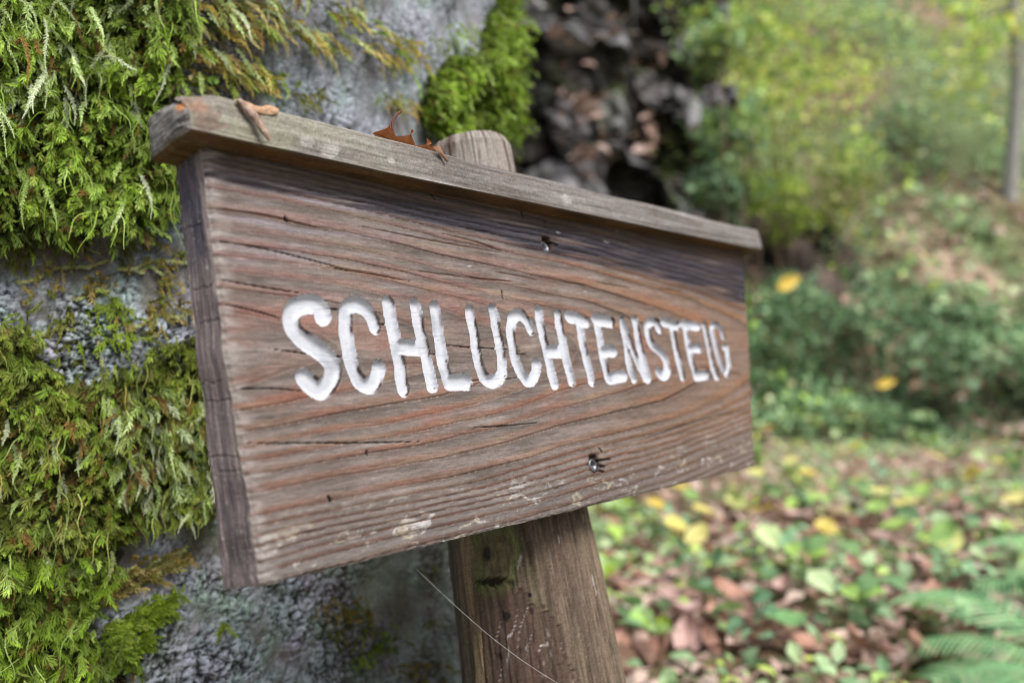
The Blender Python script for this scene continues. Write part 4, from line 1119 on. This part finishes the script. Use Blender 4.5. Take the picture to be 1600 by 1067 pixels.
# fallen brown leaves lying between
n = 9000
Yd = 4.4 + (np.exp(rng.random(n) * math.log(6)) - 1) / 5 * 11
Xd = rng.uniform(-0.6, 1.0, n) * Yd * 0.8
pr = 0.5 * np.exp(-(segd(Xd, Yd, PA, PB) / 0.3) ** 2) + 0.5 * np.exp(-(segd(Xd, Yd, GA, GB) / 0.4) ** 2) + 0.14 + 0.6 * ss(0.1, 0.4, pn(Xd * 0.9 + 4, Yd * 0.9, 417))
k = rng.random(n) < pr
Xd, Yd = Xd[k], Yd[k]
P = np.stack([Xd, Yd, surf(Xd, Yd) + rng.uniform(0.01, 0.10, len(Xd))], -1)
leafpile('hillside_leaf_litter', P, rng.uniform(0.05, 0.10, len(Xd)), rcol(len(Xd), BRN), 'stuff', upbias=1.4, mat=M_dead)
# leaf litter on the path
n = 9000
Yd = 0.9 + 3.8 * rng.random(n) ** 1.2
Xd = rng.uniform(-0.7, 1.0, n) * (Yd * 0.8 + 0.3)
P = np.stack([Xd, Yd, gz(Xd, Yd) + rng.uniform(0.004, 0.03, n)], -1)
leafpile('leaf_litter', P, rng.uniform(0.022, 0.065, n), rcol(n, BRN), 'stuff', upbias=1.3, mat=M_dead)
# low green seedlings and grass of the path
n = 12500
Yd = 1.0 + 3.6 * rng.random(n)
Xd = rng.uniform(-0.4, 1.0, n) * (Yd * 0.8 + 0.3)
k = rng.random(n) < np.clip(0.5 + 1.3 * pn(Xd * 1.9, Yd * 1.5, 419) + 0.35 * ss(3.4, 4.2, Yd), 0.05, 1)
Xd, Yd = Xd[k], Yd[k]
P = np.stack([Xd, Yd, gz(Xd, Yd) + rng.uniform(0.015, 0.055, len(Xd))], -1)
leafpile('ground_cover', P, rng.uniform(0.018, 0.045, len(Xd)), rcol(len(Xd), BLUEG * 2 + YGR[:2] + DKG[:2]), 'stuff', upbias=1.2)

# ------------------------------------------------------------------ rock outcrop
nx, nz_ = 330, 300
rx = np.linspace(-2.2, 1.25, nx)[None]; rz = np.linspace(-0.1, 3.1, nz_)[:, None]
RX = rx + 0 * rz; RZ = rz + 0 * rx
sx = RX + 0.05 * pn(RX * 5, RZ * 5, 421) + 0.25 * RZ * 0.25
szz = RZ + 0.04 * pn(RX * 5, RZ * 5, 422) + 0.12 * RX
f1r, f2r, idr = worley(sx * 3.6 + 0.35 * np.floor(szz * 6), szz * 6, 423)
f1s, f2s, ids = worley(sx * 9, szz * 15, 424)
e1 = np.clip((f2r - f1r) * 3, 0, 1); e2 = np.clip((f2s - f1s) * 2.5, 0, 1)
dep = 0.34 * idr * ss(0, 0.10, e1) + 0.16 * (np.mod(idr * 17.3, 1) - 0.5) * np.sin(sx * 3.6 * 2.1 + idr * 40) + 0.10 * (np.mod(idr * 29.1, 1) - 0.5) * np.sin(szz * 11 + idr * 60) + 0.06 * ids * e2 + 0.05 * fbm(RX * 9, RZ * 9, 425, 4)
edge_r = ss(0.80, 0.52, RX + 0.16 * fbm(RZ * 3, RX * 2, 426, 3) - 0.20 * ss(1.5, 1.05, RZ) * ss(0.7, 0.9, RZ) + 0.03 * RZ)
RY = 4.25 - dep * 1.1 - 0.35 * edge_r + 0.10 * RZ + 0.9 * (1 - edge_r)
crk = np.clip(1 - ss(0.05, 0.5, e1) + 0.6 * (1 - ss(0.05, 0.4, e2)), 0, 1)
rc = mix(np.broadcast_to(lin(88, 84, 80), RX.shape + (3,)), lin(160, 158, 162), np.clip(0.8 * ss(0.6, 1.0, idr) + 0.6 * fbm(RX * 7, RZ * 7, 427, 3), 0, 1))
rc = mix(rc, lin(58, 52, 48), np.clip(ss(0.5, 0.1, idr) * 0.7 + 0.3 * ss(0.4, 0, ids), 0, 0.9))
rc = mix(rc, lin(88, 106, 50), np.clip(1.6 * fbm(RX * 4 + 3, RZ * 4, 428, 3) - 0.15, 0, 0.75))
rc = mix(rc, lin(120, 96, 86), 0.5 * ss(0.3, 0.5, fbm(RX * 5, RZ * 5 + 8, 429, 3)) * 0.7)
rc = mix(rc, lin(14, 13, 12), crk * 0.92)
rb = np.array([0.1, 4.0, 0])
o = build('rock_outcrop', np.stack([RX, RY, RZ], -1).reshape(-1, 3) - rb, grid_q(nz_, nx), M_rock, rc.reshape(-1, 3), smooth=False)
o.location = rb; o['label'] = 'dark craggy rock outcrop with deep cracks beyond the trunk edge'; o['category'] = 'rock outcrop'


nl_, nw_ = 150, 90
sl_ = np.linspace(-0.05, 1.05, nl_)[:, None]; wl_ = np.linspace(-0.42, 0.36, nw_)[None]
gd = (GB - GA)[:2]; gl = np.linalg.norm(gd); gd = gd / gl; gn = np.array([-gd[1], gd[0]])
GX = GA[0] + gd[0] * gl * sl_ + gn[0] * wl_; GY = GA[1] + gd[1] * gl * sl_ + gn[1] * wl_
g1_, g2_, gi_ = worley(sl_ * gl * 3.2 + 0.3 * wl_, wl_ * 5 + 0.4 * sl_, 461)
ge = np.clip((g2_ - g1_) * 2.6, 0, 1)
gb = (0.08 + 0.26 * gi_ * ss(0, 0.4, ge)) * ss(-0.05, 0.08, sl_) * ss(1.05, 0.85, sl_) * ss(-0.42, -0.2, wl_) * ss(0.36, 0.2, wl_) + 0.05 * fbm(sl_ * 14, wl_ * 12, 462, 3)
GZ = surf(GX, GY) + gb - 0.03
gcl = mix(np.broadcast_to(lin(64, 54, 48), GX.shape + (3,)), lin(110, 96, 88), np.clip(0.4 + fbm(sl_ * 12, wl_ * 9, 463, 3), 0, 1))
gcl = mix(gcl, lin(24, 22, 20), ss(0.45, 0.1, ge) * 0.9)
gcl = mix(gcl, lin(96, 118, 60), ss(0.2, 0.5, fbm(sl_ * 9, wl_ * 7 + 3, 464, 3)) * 0.7)
o = build('rock_rib', np.stack([GX, GY, GZ], -1).reshape(-1, 3) - GA, grid_q(nl_, nw_), M_rock, gcl.reshape(-1, 3), smooth=False)
o.location = GA; o['label'] = 'rib of rock coloured dark brown for gully shade, slanting down the bank beyond the cap board end'; o['category'] = 'rock'


def blob_stone(c, s, sd, label, colr, group=None):
    n1, n2 = 22, 32
    a = np.linspace(0, np.pi, n1)[:, None]; b = np.linspace(0, 2 * np.pi, n2, endpoint=False)[None]
    d = np.stack([np.sin(a) * np.cos(b), np.sin(a) * np.sin(b), np.cos(a) + 0 * b], -1)
    r_ = np.random.default_rng(sd); pl = np.concatenate([np.eye(3), -np.eye(3)]) + r_.normal(0, 0.28, (6, 3)); pl = np.concatenate([pl, r_.normal(0, 1, (3, 3))]); pl /= np.linalg.norm(pl, axis=1)[:, None]; hh = r_.uniform(0.6, 0.9, 9)
    rad = np.min(np.where((d @ pl.T) > 0.05, hh / np.maximum(d @ pl.T, 0.05), 9), axis=-1)
    rad = np.minimum(rad, 1.15) * (1 + 0.06 * fbm(d[..., 0] * 4 + sd, d[..., 1] * 4 + 2 * d[..., 2], 430, 3))
    P = d * rad[..., None] * np.array(s)
    c_ = mix(np.broadcast_to(colr, P.shape), colr * 0.45, np.clip(0.3 + fbm(d[..., 0] * 3 + sd, d[..., 2] * 3, 431, 3), 0, 1))
    c_ = mix(c_, lin(86, 108, 48), ss(0.25, 0.9, d[..., 2] + 0.5 * pn(d[..., 0] * 3, d[..., 1] * 3 + sd, 432)) * 0.5)
    o = build('stone', P.reshape(-1, 3), grid_q(n1, n2, wrap=True), M_rock, c_.reshape(-1, 3), smooth=False)
    o.location = c; o.rotation_euler = tuple(r_.uniform(-0.4, 0.4, 3)); o['label'] = label; o['category'] = 'stone'
    if group: o['group'] = group
    return o


def at(px_, py_, Y):
    d = ray(np.array([float(px_)]), np.array([float(py_)]))[0]
    return np.array([d[0] * Y, Y, HC + d[2] * Y])


blob_stone(at(1083, 182, 3.6), (0.03, 0.05, 0.07), 1, 'pale upright stone at the right rim of the rock outcrop', lin(176, 174, 176))
blob_stone(at(885, 62, 3.66), (0.10, 0.10, 0.035), 4, 'flat grey stone jutting from the outcrop beside the moss pillow', lin(136, 136, 142))
blob_stone(at(1135, 215, 3.95), (0.06, 0.08, 0.05), 8, 'reddish brown stone on the slope right of the outcrop', lin(132, 108, 102))
# dead leaves caught on the outcrop
n = 70
cx_ = np.concatenate([rng.normal(905, 16, 22), rng.normal(915, 20, 20), rng.normal(1010, 14, 12), rng.normal(960, 50, 16)])
cy_ = np.concatenate([rng.normal(155, 9, 22), rng.normal(225, 26, 20), rng.normal(205, 22, 12), rng.normal(60, 40, 16)])
d = ray(cx_, cy_); Yl = rng.uniform(3.3, 3.65, n)
P = np.stack([d[:, 0] * Yl, Yl, HC + d[:, 2] * Yl], -1)
leafpile('caught_leaf_litter', P, rng.uniform(0.04, 0.08, n), rcol(n, BRN) * 0.7, 'stuff', mat=M_dead, upbias=0.6)


# ------------------------------------------------------------------ shrubs and young trees on the bank
def shrub(px_, py_, Y, size, nl, cols, label, lsize=(0.035, 0.07), squash=0.8, name='shrub', cat='shrub', stems=5):
    c = at(px_, py_, Y)
    gx_ = np.array([c[0]]); gy_ = np.array([c[1]])
    g = surf(gx_, gy_)[0]
    base = np.array([c[0], c[1], min(g, c[2])])
    root = empty(name, tuple(base), label, cat)
    # clumps
    nc = 9
    cc_ = c + rng.normal(0, 0.55, (nc, 3)) * size * np.array([1, 0.7, squash])
    k = rng.integers(0, nc, nl)
    P = cc_[k] + rng.normal(0, 0.26, (nl, 3)) * size
    cl_ = rcol(nl, cols) * (0.75 + 0.5 * rng.random(nc))[k][:, None]
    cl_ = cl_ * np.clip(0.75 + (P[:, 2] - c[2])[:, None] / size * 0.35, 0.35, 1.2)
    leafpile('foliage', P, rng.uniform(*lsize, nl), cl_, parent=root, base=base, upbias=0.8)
    Vp, Qp_, n0 = [], [], 0
    for j in range(stems):
        e = cc_[j % nc]; a_ = base + rng.normal(0, 0.04, 3) * np.array([1, 1, 0])
        mid_ = (a_ + e) / 2 + rng.normal(0, 0.06, 3) * size
        cv = catmull([a_, mid_, e], 6)
        v_, q_ = tube(cv, np.linspace(0.006, 0.003, len(cv)), 6)
        Vp.append(v_); Qp_.append(q_ + n0); n0 += len(v_)
    v_ = np.concatenate(Vp)
    build('stem', v_ - base, np.concatenate(Qp_), M_soil, np.broadcast_to(lin(110, 92, 80), v_.shape), root)
    return root


shrub(1128, 60, 3.75, 0.16, 260, YGR[1:] + BLUEG, 'green leafy sprays hanging over the upper right rim of the outcrop', name='ivy_clump', cat='ivy')
shrub(1130, 200, 3.8, 0.13, 200, BLUEG + YGR[3:], 'small ivy clump on the right rim of the outcrop at half height', name='ivy_clump', cat='ivy')
shrub(1120, 310, 3.8, 0.14, 260, DKG + BLUEG[:1], 'dark ivy clump between the outcrop foot and the cap board end', name='ivy_clump', cat='ivy')
shrub(1165, 80, 5.2, 0.42, 900, YGR + BLUEG[:1], 'pale green leafy shrub at the top just right of the rock outcrop')
shrub(1230, 170, 5.6, 0.40, 800, YGR + YEL[:1], 'brightest yellow green shrub in the middle of the slope')
shrub(1290, 250, 5.8, 0.38, 700, YGR + BLUEG, 'green and yellow shrub on the slope below the brightest one')
shrub(1150, 290, 4.9, 0.2, 420, LIME + DKG, 'small vivid green bush in the gap above the right end of the cap board')
shrub(1240, 335, 5.5, 0.18, 300, YGR[:2] + LIME, 'small lime green bush directly above the hanging yellow leaf')
shrub(1420, 230, 6.8, 0.50, 900, BLUEG, 'bluish green bush right of the yellow shrubs on the slope')
shrub(1290, 40, 8.0, 0.75, 1100, BLUEG + YGR[:1], 'wide blue green bush at the top of the slope')
shrub(1440, 50, 11.0, 0.9, 1200, DKG + BLUEG[:1], 'dark grey green bush at the upper right', lsize=(0.06, 0.11))
shrub(1500, 330, 6.8, 0.36, 520, BLUEG + YGR[3:], 'blue green bush above the earth ledge', )
shrub(1330, 500, 4.9, 0.22, 380, BLUEG + DKG, 'low dark green bush under the rock rib on the bank')
shrub(1460, 575, 4.75, 0.22, 420, DKG + BLUEG[:2], 'dark ivy bush at the bank foot near the right edge')
shrub(1590, 590, 4.9, 0.24, 420, BLUEG + DKG[:1], 'green bush at the bank foot cut by the right edge of the picture')


def young_tree(px_, Y, hgt_, r0, crown_px, cols, label, nl=700, csize=0.5):
    x = (px_ - CX) / F * Y
    b = np.array([x, Y, surf(np.array([x]), np.array([Y]))[0] - 0.05])
    root = empty('young_tree', tuple(b), label, 'tree')
    pts = catmull([b, b + [0.05, 0, hgt_ * 0.3], b + [-0.02, 0.05, hgt_ * 0.65], b + [0.06, 0.0, hgt_]], 8)
    v_, q_ = tube(pts, np.linspace(r0, r0 * 0.35, len(pts)), 12)
    build('trunk', v_ - b, q_, M_rock, np.broadcast_to(lin(150, 148, 144), v_.shape) * (1 + 0.3 * rng.random((len(v_), 1))), root)
    c = at(*crown_px, Y)
    k = rng.integers(0, 8, nl); cs = c + rng.normal(0, 0.5, (8, 3)) * csize
    P = cs[k] + rng.normal(0, 0.25, (nl, 3)) * csize
    leafpile('crown', P, rng.uniform(0.05, 0.09, nl), rcol(nl, cols), parent=root, base=b, upbias=0.8)
    Vp, Qp_, n0 = [], [], 0
    for j in range(8):
        a_ = pts[int(len(pts) * (0.4 + 0.55 * j / 8))]
        cv = catmull([a_, (a_ + cs[j]) / 2 + [0, 0, 0.08], cs[j]], 5)
        v2, q2 = tube(cv, np.linspace(r0 * 0.3, r0 * 0.1, len(cv)), 6); Vp.append(v2); Qp_.append(q2 + n0); n0 += len(v2)
    v2 = np.concatenate(Vp)
    build('limb', v2 - b, np.concatenate(Qp_), M_soil, np.broadcast_to(lin(120, 112, 106), v2.shape), root)


young_tree(1578, 6.2, 3.6, 0.055, (1560, 50), YEL[:1] + YGR, 'slender pale grey tree with yellow leaves at the right edge', 520, 0.55)
young_tree(1140, 9.5, 5.0, 0.06, (1150, -60), BLUEG + YGR, 'thin grey tree rising behind the rock outcrop', 700, 0.9)
young_tree(1340, 13.0, 7.0, 0.09, (1350, -80), DKG + BLUEG, 'distant thin grey tree between the two upper bushes', 900, 1.3)


# ------------------------------------------------------------------ individual leaves and plants of the path
def leaf_mesh(name, ln, wd, lobes, c0, c1, curl, mat):
    n1, n2 = 19, 9
    t = np.linspace(0, 1, n1)[:, None]; a = np.linspace(-1, 1, n2)[None]
    w = wd * 0.5 * np.sin(np.pi * np.clip(0.03 + 0.97 * t, 0, 1)) ** 0.75 * (1 + lobes * np.abs(np.sin(t * np.pi * 4)))
    X = w * a; Y = (t - 0.5) * ln + 0 * a
    Z = curl * ln * (0.5 * (2 * t - 1) ** 2 + 0.35 * a * a + 0.12 * np.sin(t * 7 + a * 2))
    C = mix(np.broadcast_to(c0, X.shape + (3,)), c1, np.clip(0.4 + fbm(t * 4 + 0 * a, a * 2 + 0 * t, 440 + int(ln * 1000), 3), 0, 1))
    C = mix(C, c1 * 0.8, ss(0.2, 0.02, np.abs(a)) + 0 * t)
    V = np.stack([X, Y, Z], -1).reshape(-1, 3); Q = grid_q(n1, n2)
    sv, sq = tube(np.stack([np.zeros(5), -ln * 0.5 - np.linspace(0, ln * 0.35, 5), np.linspace(0.5 * curl * ln, 0, 5)], -1), 0.0012, 5)
    V2 = np.concatenate([V, sv]); Q2 = np.concatenate([Q, sq + len(V)]); C2 = np.concatenate([C.reshape(-1, 3), np.broadcast_to(c1 * 0.8, sv.shape)])
    o = build(name, V2, Q2, mat, C2)
    return o


def path_at(px_, py_):
    d = ray(np.array([float(px_)]), np.array([float(py_)]))[0]
    Y = HC / -d[2]
    return d[0] * Y, Y


def scatter(protos, spots, label, cat, group, zoff, srange, tilt=0.35, face=None):
    first = [True] * len(protos)
    for i, (px_, py_) in enumerate(spots):
        k = i % len(protos)
        o = protos[k] if first[k] else protos[k].copy()
        if not first[k]: COL.objects.link(o)
        first[k] = False
        X, Y = path_at(px_, py_)
        if Y > foot(np.array([X]))[0] - 0.05:
            p = ray_hill(px_, py_); X, Y = p[0], p[1]
        Z = surf(np.array([X]), np.array([Y]))[0]
        o.location = (X, Y, Z + random.uniform(*zoff))
        o.rotation_euler = (random.uniform(-tilt, tilt) + (face or 0), random.uniform(-tilt, tilt), random.uniform(0, 6.28))
        s = random.uniform(*srange); o.scale = (s, s, s)
        o['label'] = label; o['category'] = cat; o['group'] = group


yl = [leaf_mesh('yellow_leaf', 0.072, 0.050, 0.0, lin(242, 234, 158), lin(230, 218, 128), 0.14, M_leafv), leaf_mesh('yellow_leaf', 0.085, 0.052, 0.18, lin(238, 222, 130), lin(222, 198, 100), 0.2, M_leafv), leaf_mesh('yellow_leaf', 0.066, 0.048, 0.1, lin(232, 234, 160), lin(212, 218, 130), 0.12, M_leafv)]
ysp = [(1100, 822), (1265, 772), (1345, 772), (1480, 812), (1185, 842), (1310, 832), (1440, 718), (1130, 758), (1238, 748), (1590, 822), (1200, 700), (1375, 806), (1420, 842), (1520, 770), (1150, 800), (1055, 845), (1215, 800), (1530, 705), (1090, 870), (1290, 870),
       (1400, 760), (1560, 742), (1330, 735), (1480, 890), (1140, 900), (1060, 780), (1595, 700), (1460, 745), (1025, 815), (1180, 770)]
scatter(yl, ysp, 'yellow fallen leaf lying on the leafy path behind the sign', 'leaf', 'yellow leaves fallen on the path', (0.05, 0.09), (1.0, 1.5), 0.4, 0.35)
pl_ = [leaf_mesh('green_leaf', 0.075, 0.054, 0.0, lin(168, 202, 124, 1.1), lin(136, 176, 100, 1.1), 0.14, M_leafv), leaf_mesh('green_leaf', 0.068, 0.048, 0.12, lin(144, 190, 126, 1.1), lin(116, 164, 104, 1.1), 0.16, M_leafv)]
gsp = [(1160, 870), (1090, 970), (1190, 980), (1110, 1010), (1475, 895), (1530, 850), (1230, 920), (1350, 800), (1280, 805), (1020, 880), (1440, 800), (1555, 795), (1370, 850), (1050, 930), (1240, 860), (1520, 830), (1180, 745), (1300, 760), (1430, 770), (1590, 760),
       (1080, 800), (1260, 955), (1140, 1040), (1300, 900), (1400, 880), (1010, 850), (1345, 720), (1500, 740), (1560, 880), (1230, 1030)]
scatter(pl_, gsp, 'pale green leaf lying loose on the path among brown leaves', 'leaf', 'pale green leaves lying on the path', (0.05, 0.09), (0.75, 1.15), 0.45, 0.35)
bl = [leaf_mesh('brown_leaf', 0.085, 0.055, 0.0, lin(204, 162, 144), lin(166, 124, 106), 0.3, M_dead), leaf_mesh('brown_leaf', 0.075, 0.05, 0.2, lin(186, 144, 126), lin(144, 104, 90), 0.4, M_dead), leaf_mesh('brown_leaf', 0.09, 0.05, 0.0, lin(212, 182, 174), lin(176, 140, 132), 0.35, M_dead)]
bsp = [(x + random.uniform(-22, 22), y + random.uniform(-14, 14)) for y in (735, 765, 800, 835, 875, 915, 955, 1000, 1045) for x in range(960, 1600, 54)]
scatter(bl, bsp, 'curled brown fallen leaf on the path floor', 'leaf', 'brown leaves fallen on the path', (0.015, 0.04), (0.6, 1.0), 0.5, 0.25)
# lone yellow leaf on the bank
one = leaf_mesh('yellow_leaf', 0.16, 0.068, 0.0, lin(240, 214, 104, 1.0), lin(232, 196, 84, 1.0), 0.15, M_leaf)
one.location = at(1229, 442, 4.15); one.rotation_euler = (1.25, 1.15, 0.2)
one['label'] = 'single bright yellow leaf hanging in the green bank right of the cap board'; one['category'] = 'leaf'
two = one.copy(); COL.objects.link(two); two.location = at(1383, 598, 4.25); two.rotation_euler = (1.1, 1.3, -0.2); two.scale = (0.7,) * 3
two['label'] = 'yellow leaf caught on dark ivy at the bank foot'


def plant_mesh(name, nl, hh, ls, cols):
    tips = np.stack([rng.normal(0, 0.05, nl), rng.normal(0, 0.05, nl), rng.uniform(0.5, 1, nl) * hh], -1)
    V, Q, T, C = leaves(tips, rng.uniform(*ls, nl), rcol(nl, cols), upbias=1.3, aspect=0.7)
    Vp, Qp_, n0 = [V], [Q], len(V); Cp = [C]
    for e in tips:
        cv = catmull([np.zeros(3), e * [0.4, 0.4, 0.6], e], 4)
        v_, q_ = tube(cv, 0.0014, 5); Vp.append(v_); Qp_.append(q_ + n0); n0 += len(v_); Cp.append(np.broadcast_to(cols[0] * 0.7, v_.shape))
    return build(name, np.concatenate(Vp), np.concatenate(Qp_), M_leafv, np.concatenate(Cp), T=T, smooth=False)


sd_ = [plant_mesh('leafy_plant', 7, 0.10, (0.04, 0.065), BLUEG), plant_mesh('leafy_plant', 9, 0.13, (0.04, 0.07), BLUEG + YGR[3:]), plant_mesh('leafy_plant', 6, 0.08, (0.05, 0.08), BLUEG[:2] + LIME[:2]), plant_mesh('leafy_plant', 11, 0.12, (0.03, 0.055), [lin(150, 188, 150, 1.3), lin(130, 172, 134, 1.3)])]
psp = [(x + random.uniform(-30, 30), y + random.uniform(-16, 16)) for y in (730, 765, 810, 870, 935, 1010) for x in range(960, 1620, 104)]
psp = [p for p in psp if not (1200 < p[0] < 1420 and 840 < p[1] < 890)]
scatter(sd_, psp, 'small green leafy plant growing through the leaf litter', 'plant', 'small leafy plants on the path floor', (-0.01, 0.0), (0.7, 1.2), 0.2)


# ferns
def fern(base, fr_, label):
    root = empty('fern', tuple(base), label, 'fern')
    for (az, ln, rise, droop) in fr_:
        K = 30
        t = np.linspace(0, 1, K)[:, None]
        d = np.array([math.cos(az), math.sin(az), 0])
        P = d * ln * t * (1 - 0.12 * t) + np.array([0, 0, 1.0]) * ln * (rise * t - droop * t * t)
        T_ = np.gradient(P, axis=0); T_ /= np.linalg.norm(T_, axis=1)[:, None]
        S = np.cross(T_, [0, 0, 1.0]); S /= np.linalg.norm(S, axis=1)[:, None]; N_ = np.cross(S, T_)
        Vp, Qp_ = tube(P, np.linspace(0.0024, 0.0006, K), 6)
        V_, Q_, C_l, n0 = [Vp], [Qp_], [np.broadcast_to(lin(112, 140, 84), Vp.shape)], len(Vp)
        for i in range(4, K):
            pl = rng.uniform(0.82, 1.1) * 0.24 * ln * math.sin(math.pi * min(1, 0.12 + 0.9 * (1 - i / K))) ** 0.8
            for sgn in (-1, 1):
                m = 9
                f = np.linspace(0, 1, m)[:, None]
                D = S[i] * sgn * 0.93 + T_[i] * 0.36
                c = P[i] + D * pl * f - N_[i] * pl * 0.16 * f ** 2
                w = 0.0062 * (ln / 0.5) * rng.uniform(0.7, 1.15) * (1 - f) ** 0.7 * (0.62 + 0.38 * (np.arange(m)[:, None] % 2)) + 0.0004
                v = np.stack([c + T_[i] * w, c + N_[i] * 0.001, c - T_[i] * w], 1).reshape(-1, 3)
                V_.append(v); Q_.append(grid_q(m, 3) + n0); n0 += len(v)
                C_l.append(rcol(1, [lin(128, 182, 128, 1.05), lin(146, 196, 138, 1.05), lin(162, 206, 146, 1.05)])[0] * np.ones((len(v), 1)))
        build('frond', np.concatenate(V_), np.concatenate(Q_), M_leaf, np.concatenate(C_l), root, smooth=False)
    return root


def on_ground(px_, Y):
    x = (px_ - CX) / F * Y
    return np.array([x, Y, gz(np.array([x]), np.array([Y]))[0]])


fern(on_ground(1775, 1.30), [(2.75, 0.32, 0.75, 0.52), (3.15, 0.34, 0.62, 0.45), (3.6, 0.40, 0.75, 0.55), (2.2, 0.40, 0.85, 0.6), (4.2, 0.36, 0.8, 0.55), (1.2, 0.4, 0.8, 0.6), (0.2, 0.42, 0.8, 0.55), (5.3, 0.38, 0.8, 0.6)], 'large green fern spreading its fronds in the lower right corner')
fern(on_ground(1790, 1.75), [(2.6, 0.30, 0.62, 0.40), (3.0, 0.36, 0.5, 0.32), (3.5, 0.32, 0.6, 0.45), (1.9, 0.42, 0.8, 0.6), (0.5, 0.42, 0.8, 0.6), (4.6, 0.40, 0.7, 0.5)], 'second green fern reaching in from the right above the larger one')

# fallen twig on the path
A0 = np.array([*path_at(1310, 800), 0.03]); B0 = np.array([*path_at(1640, 712), 0.07])
pts = catmull([A0, A0 * 0.66 + B0 * 0.34 + [0, 0, 0.02], A0 * 0.33 + B0 * 0.67 + [0.03, 0, 0.03], B0], 8)
v_, q_ = tube(pts, np.linspace(0.004, 0.009, len(pts)), 8)
o = build('fallen_twig', v_ - A0, q_, M_soil, np.broadcast_to(lin(140, 122, 112), v_.shape)); o.location = A0
o['label'] = 'thin grey brown twig lying across the path'; o['category'] = 'twig'

# ================================================================== LIGHT, SKY, CAMERA
EL, AZ = 57.0, 142.0        # sun high, behind the camera's right shoulder
w = bpy.data.worlds.new('World'); scene.world = w; w.use_nodes = True
nt = w.node_tree; nt.nodes.clear()
sky = nt.nodes.new('ShaderNodeTexSky'); sky.sky_type = 'NISHITA'; sky.sun_disc = False
sky.sun_elevation = math.radians(EL); sky.sun_rotation = math.radians(AZ)
sky.air_density = 1.0; sky.dust_density = 4.0; sky.ozone_density = 1.0
bg = nt.nodes.new('ShaderNodeBackground'); bg.inputs[1].default_value = 0.15
ow = nt.nodes.new('ShaderNodeOutputWorld'); nt.links.new(sky.outputs[0], bg.inputs[0]); nt.links.new(bg.outputs[0], ow.inputs[0])
sun = bpy.data.lights.new('Sun', 'SUN'); sun.energy = 3.9; sun.angle = math.radians(26); sun.color = (1.0, 0.99, 0.97)
so = bpy.data.objects.new('Sun', sun); COL.objects.link(so)
e, a = math.radians(EL), math.radians(AZ)
dv = Vector((math.sin(a) * math.cos(e), math.cos(a) * math.cos(e), math.sin(e)))   # towards the sun
so.rotation_euler = dv.to_track_quat('Z', 'Y').to_euler()

cam = bpy.data.cameras.new('Camera'); co = bpy.data.objects.new('Camera', cam); COL.objects.link(co)
co.location = (0, 0, HC); co.rotation_euler = (math.pi / 2, 0, 0)
cam.sensor_width = 36.0; cam.lens = 36.0 * F / 1600.0
cam.clip_start = 0.02; cam.clip_end = 1000
cam.dof.use_dof = True; cam.dof.focus_distance = 0.525; cam.dof.aperture_fstop = 4.2
scene.camera = co
scene.render.engine = 'CYCLES'
scene.cycles.use_denoising = True
scene.cycles.filter_width = 1.0
scene.cycles.max_bounces = 6; scene.cycles.diffuse_bounces = 3; scene.cycles.transmission_bounces = 3
scene.view_settings.view_transform = 'Standard'; scene.view_settings.look = 'None'
scene.view_settings.exposure = 0; scene.view_settings.gamma = 1
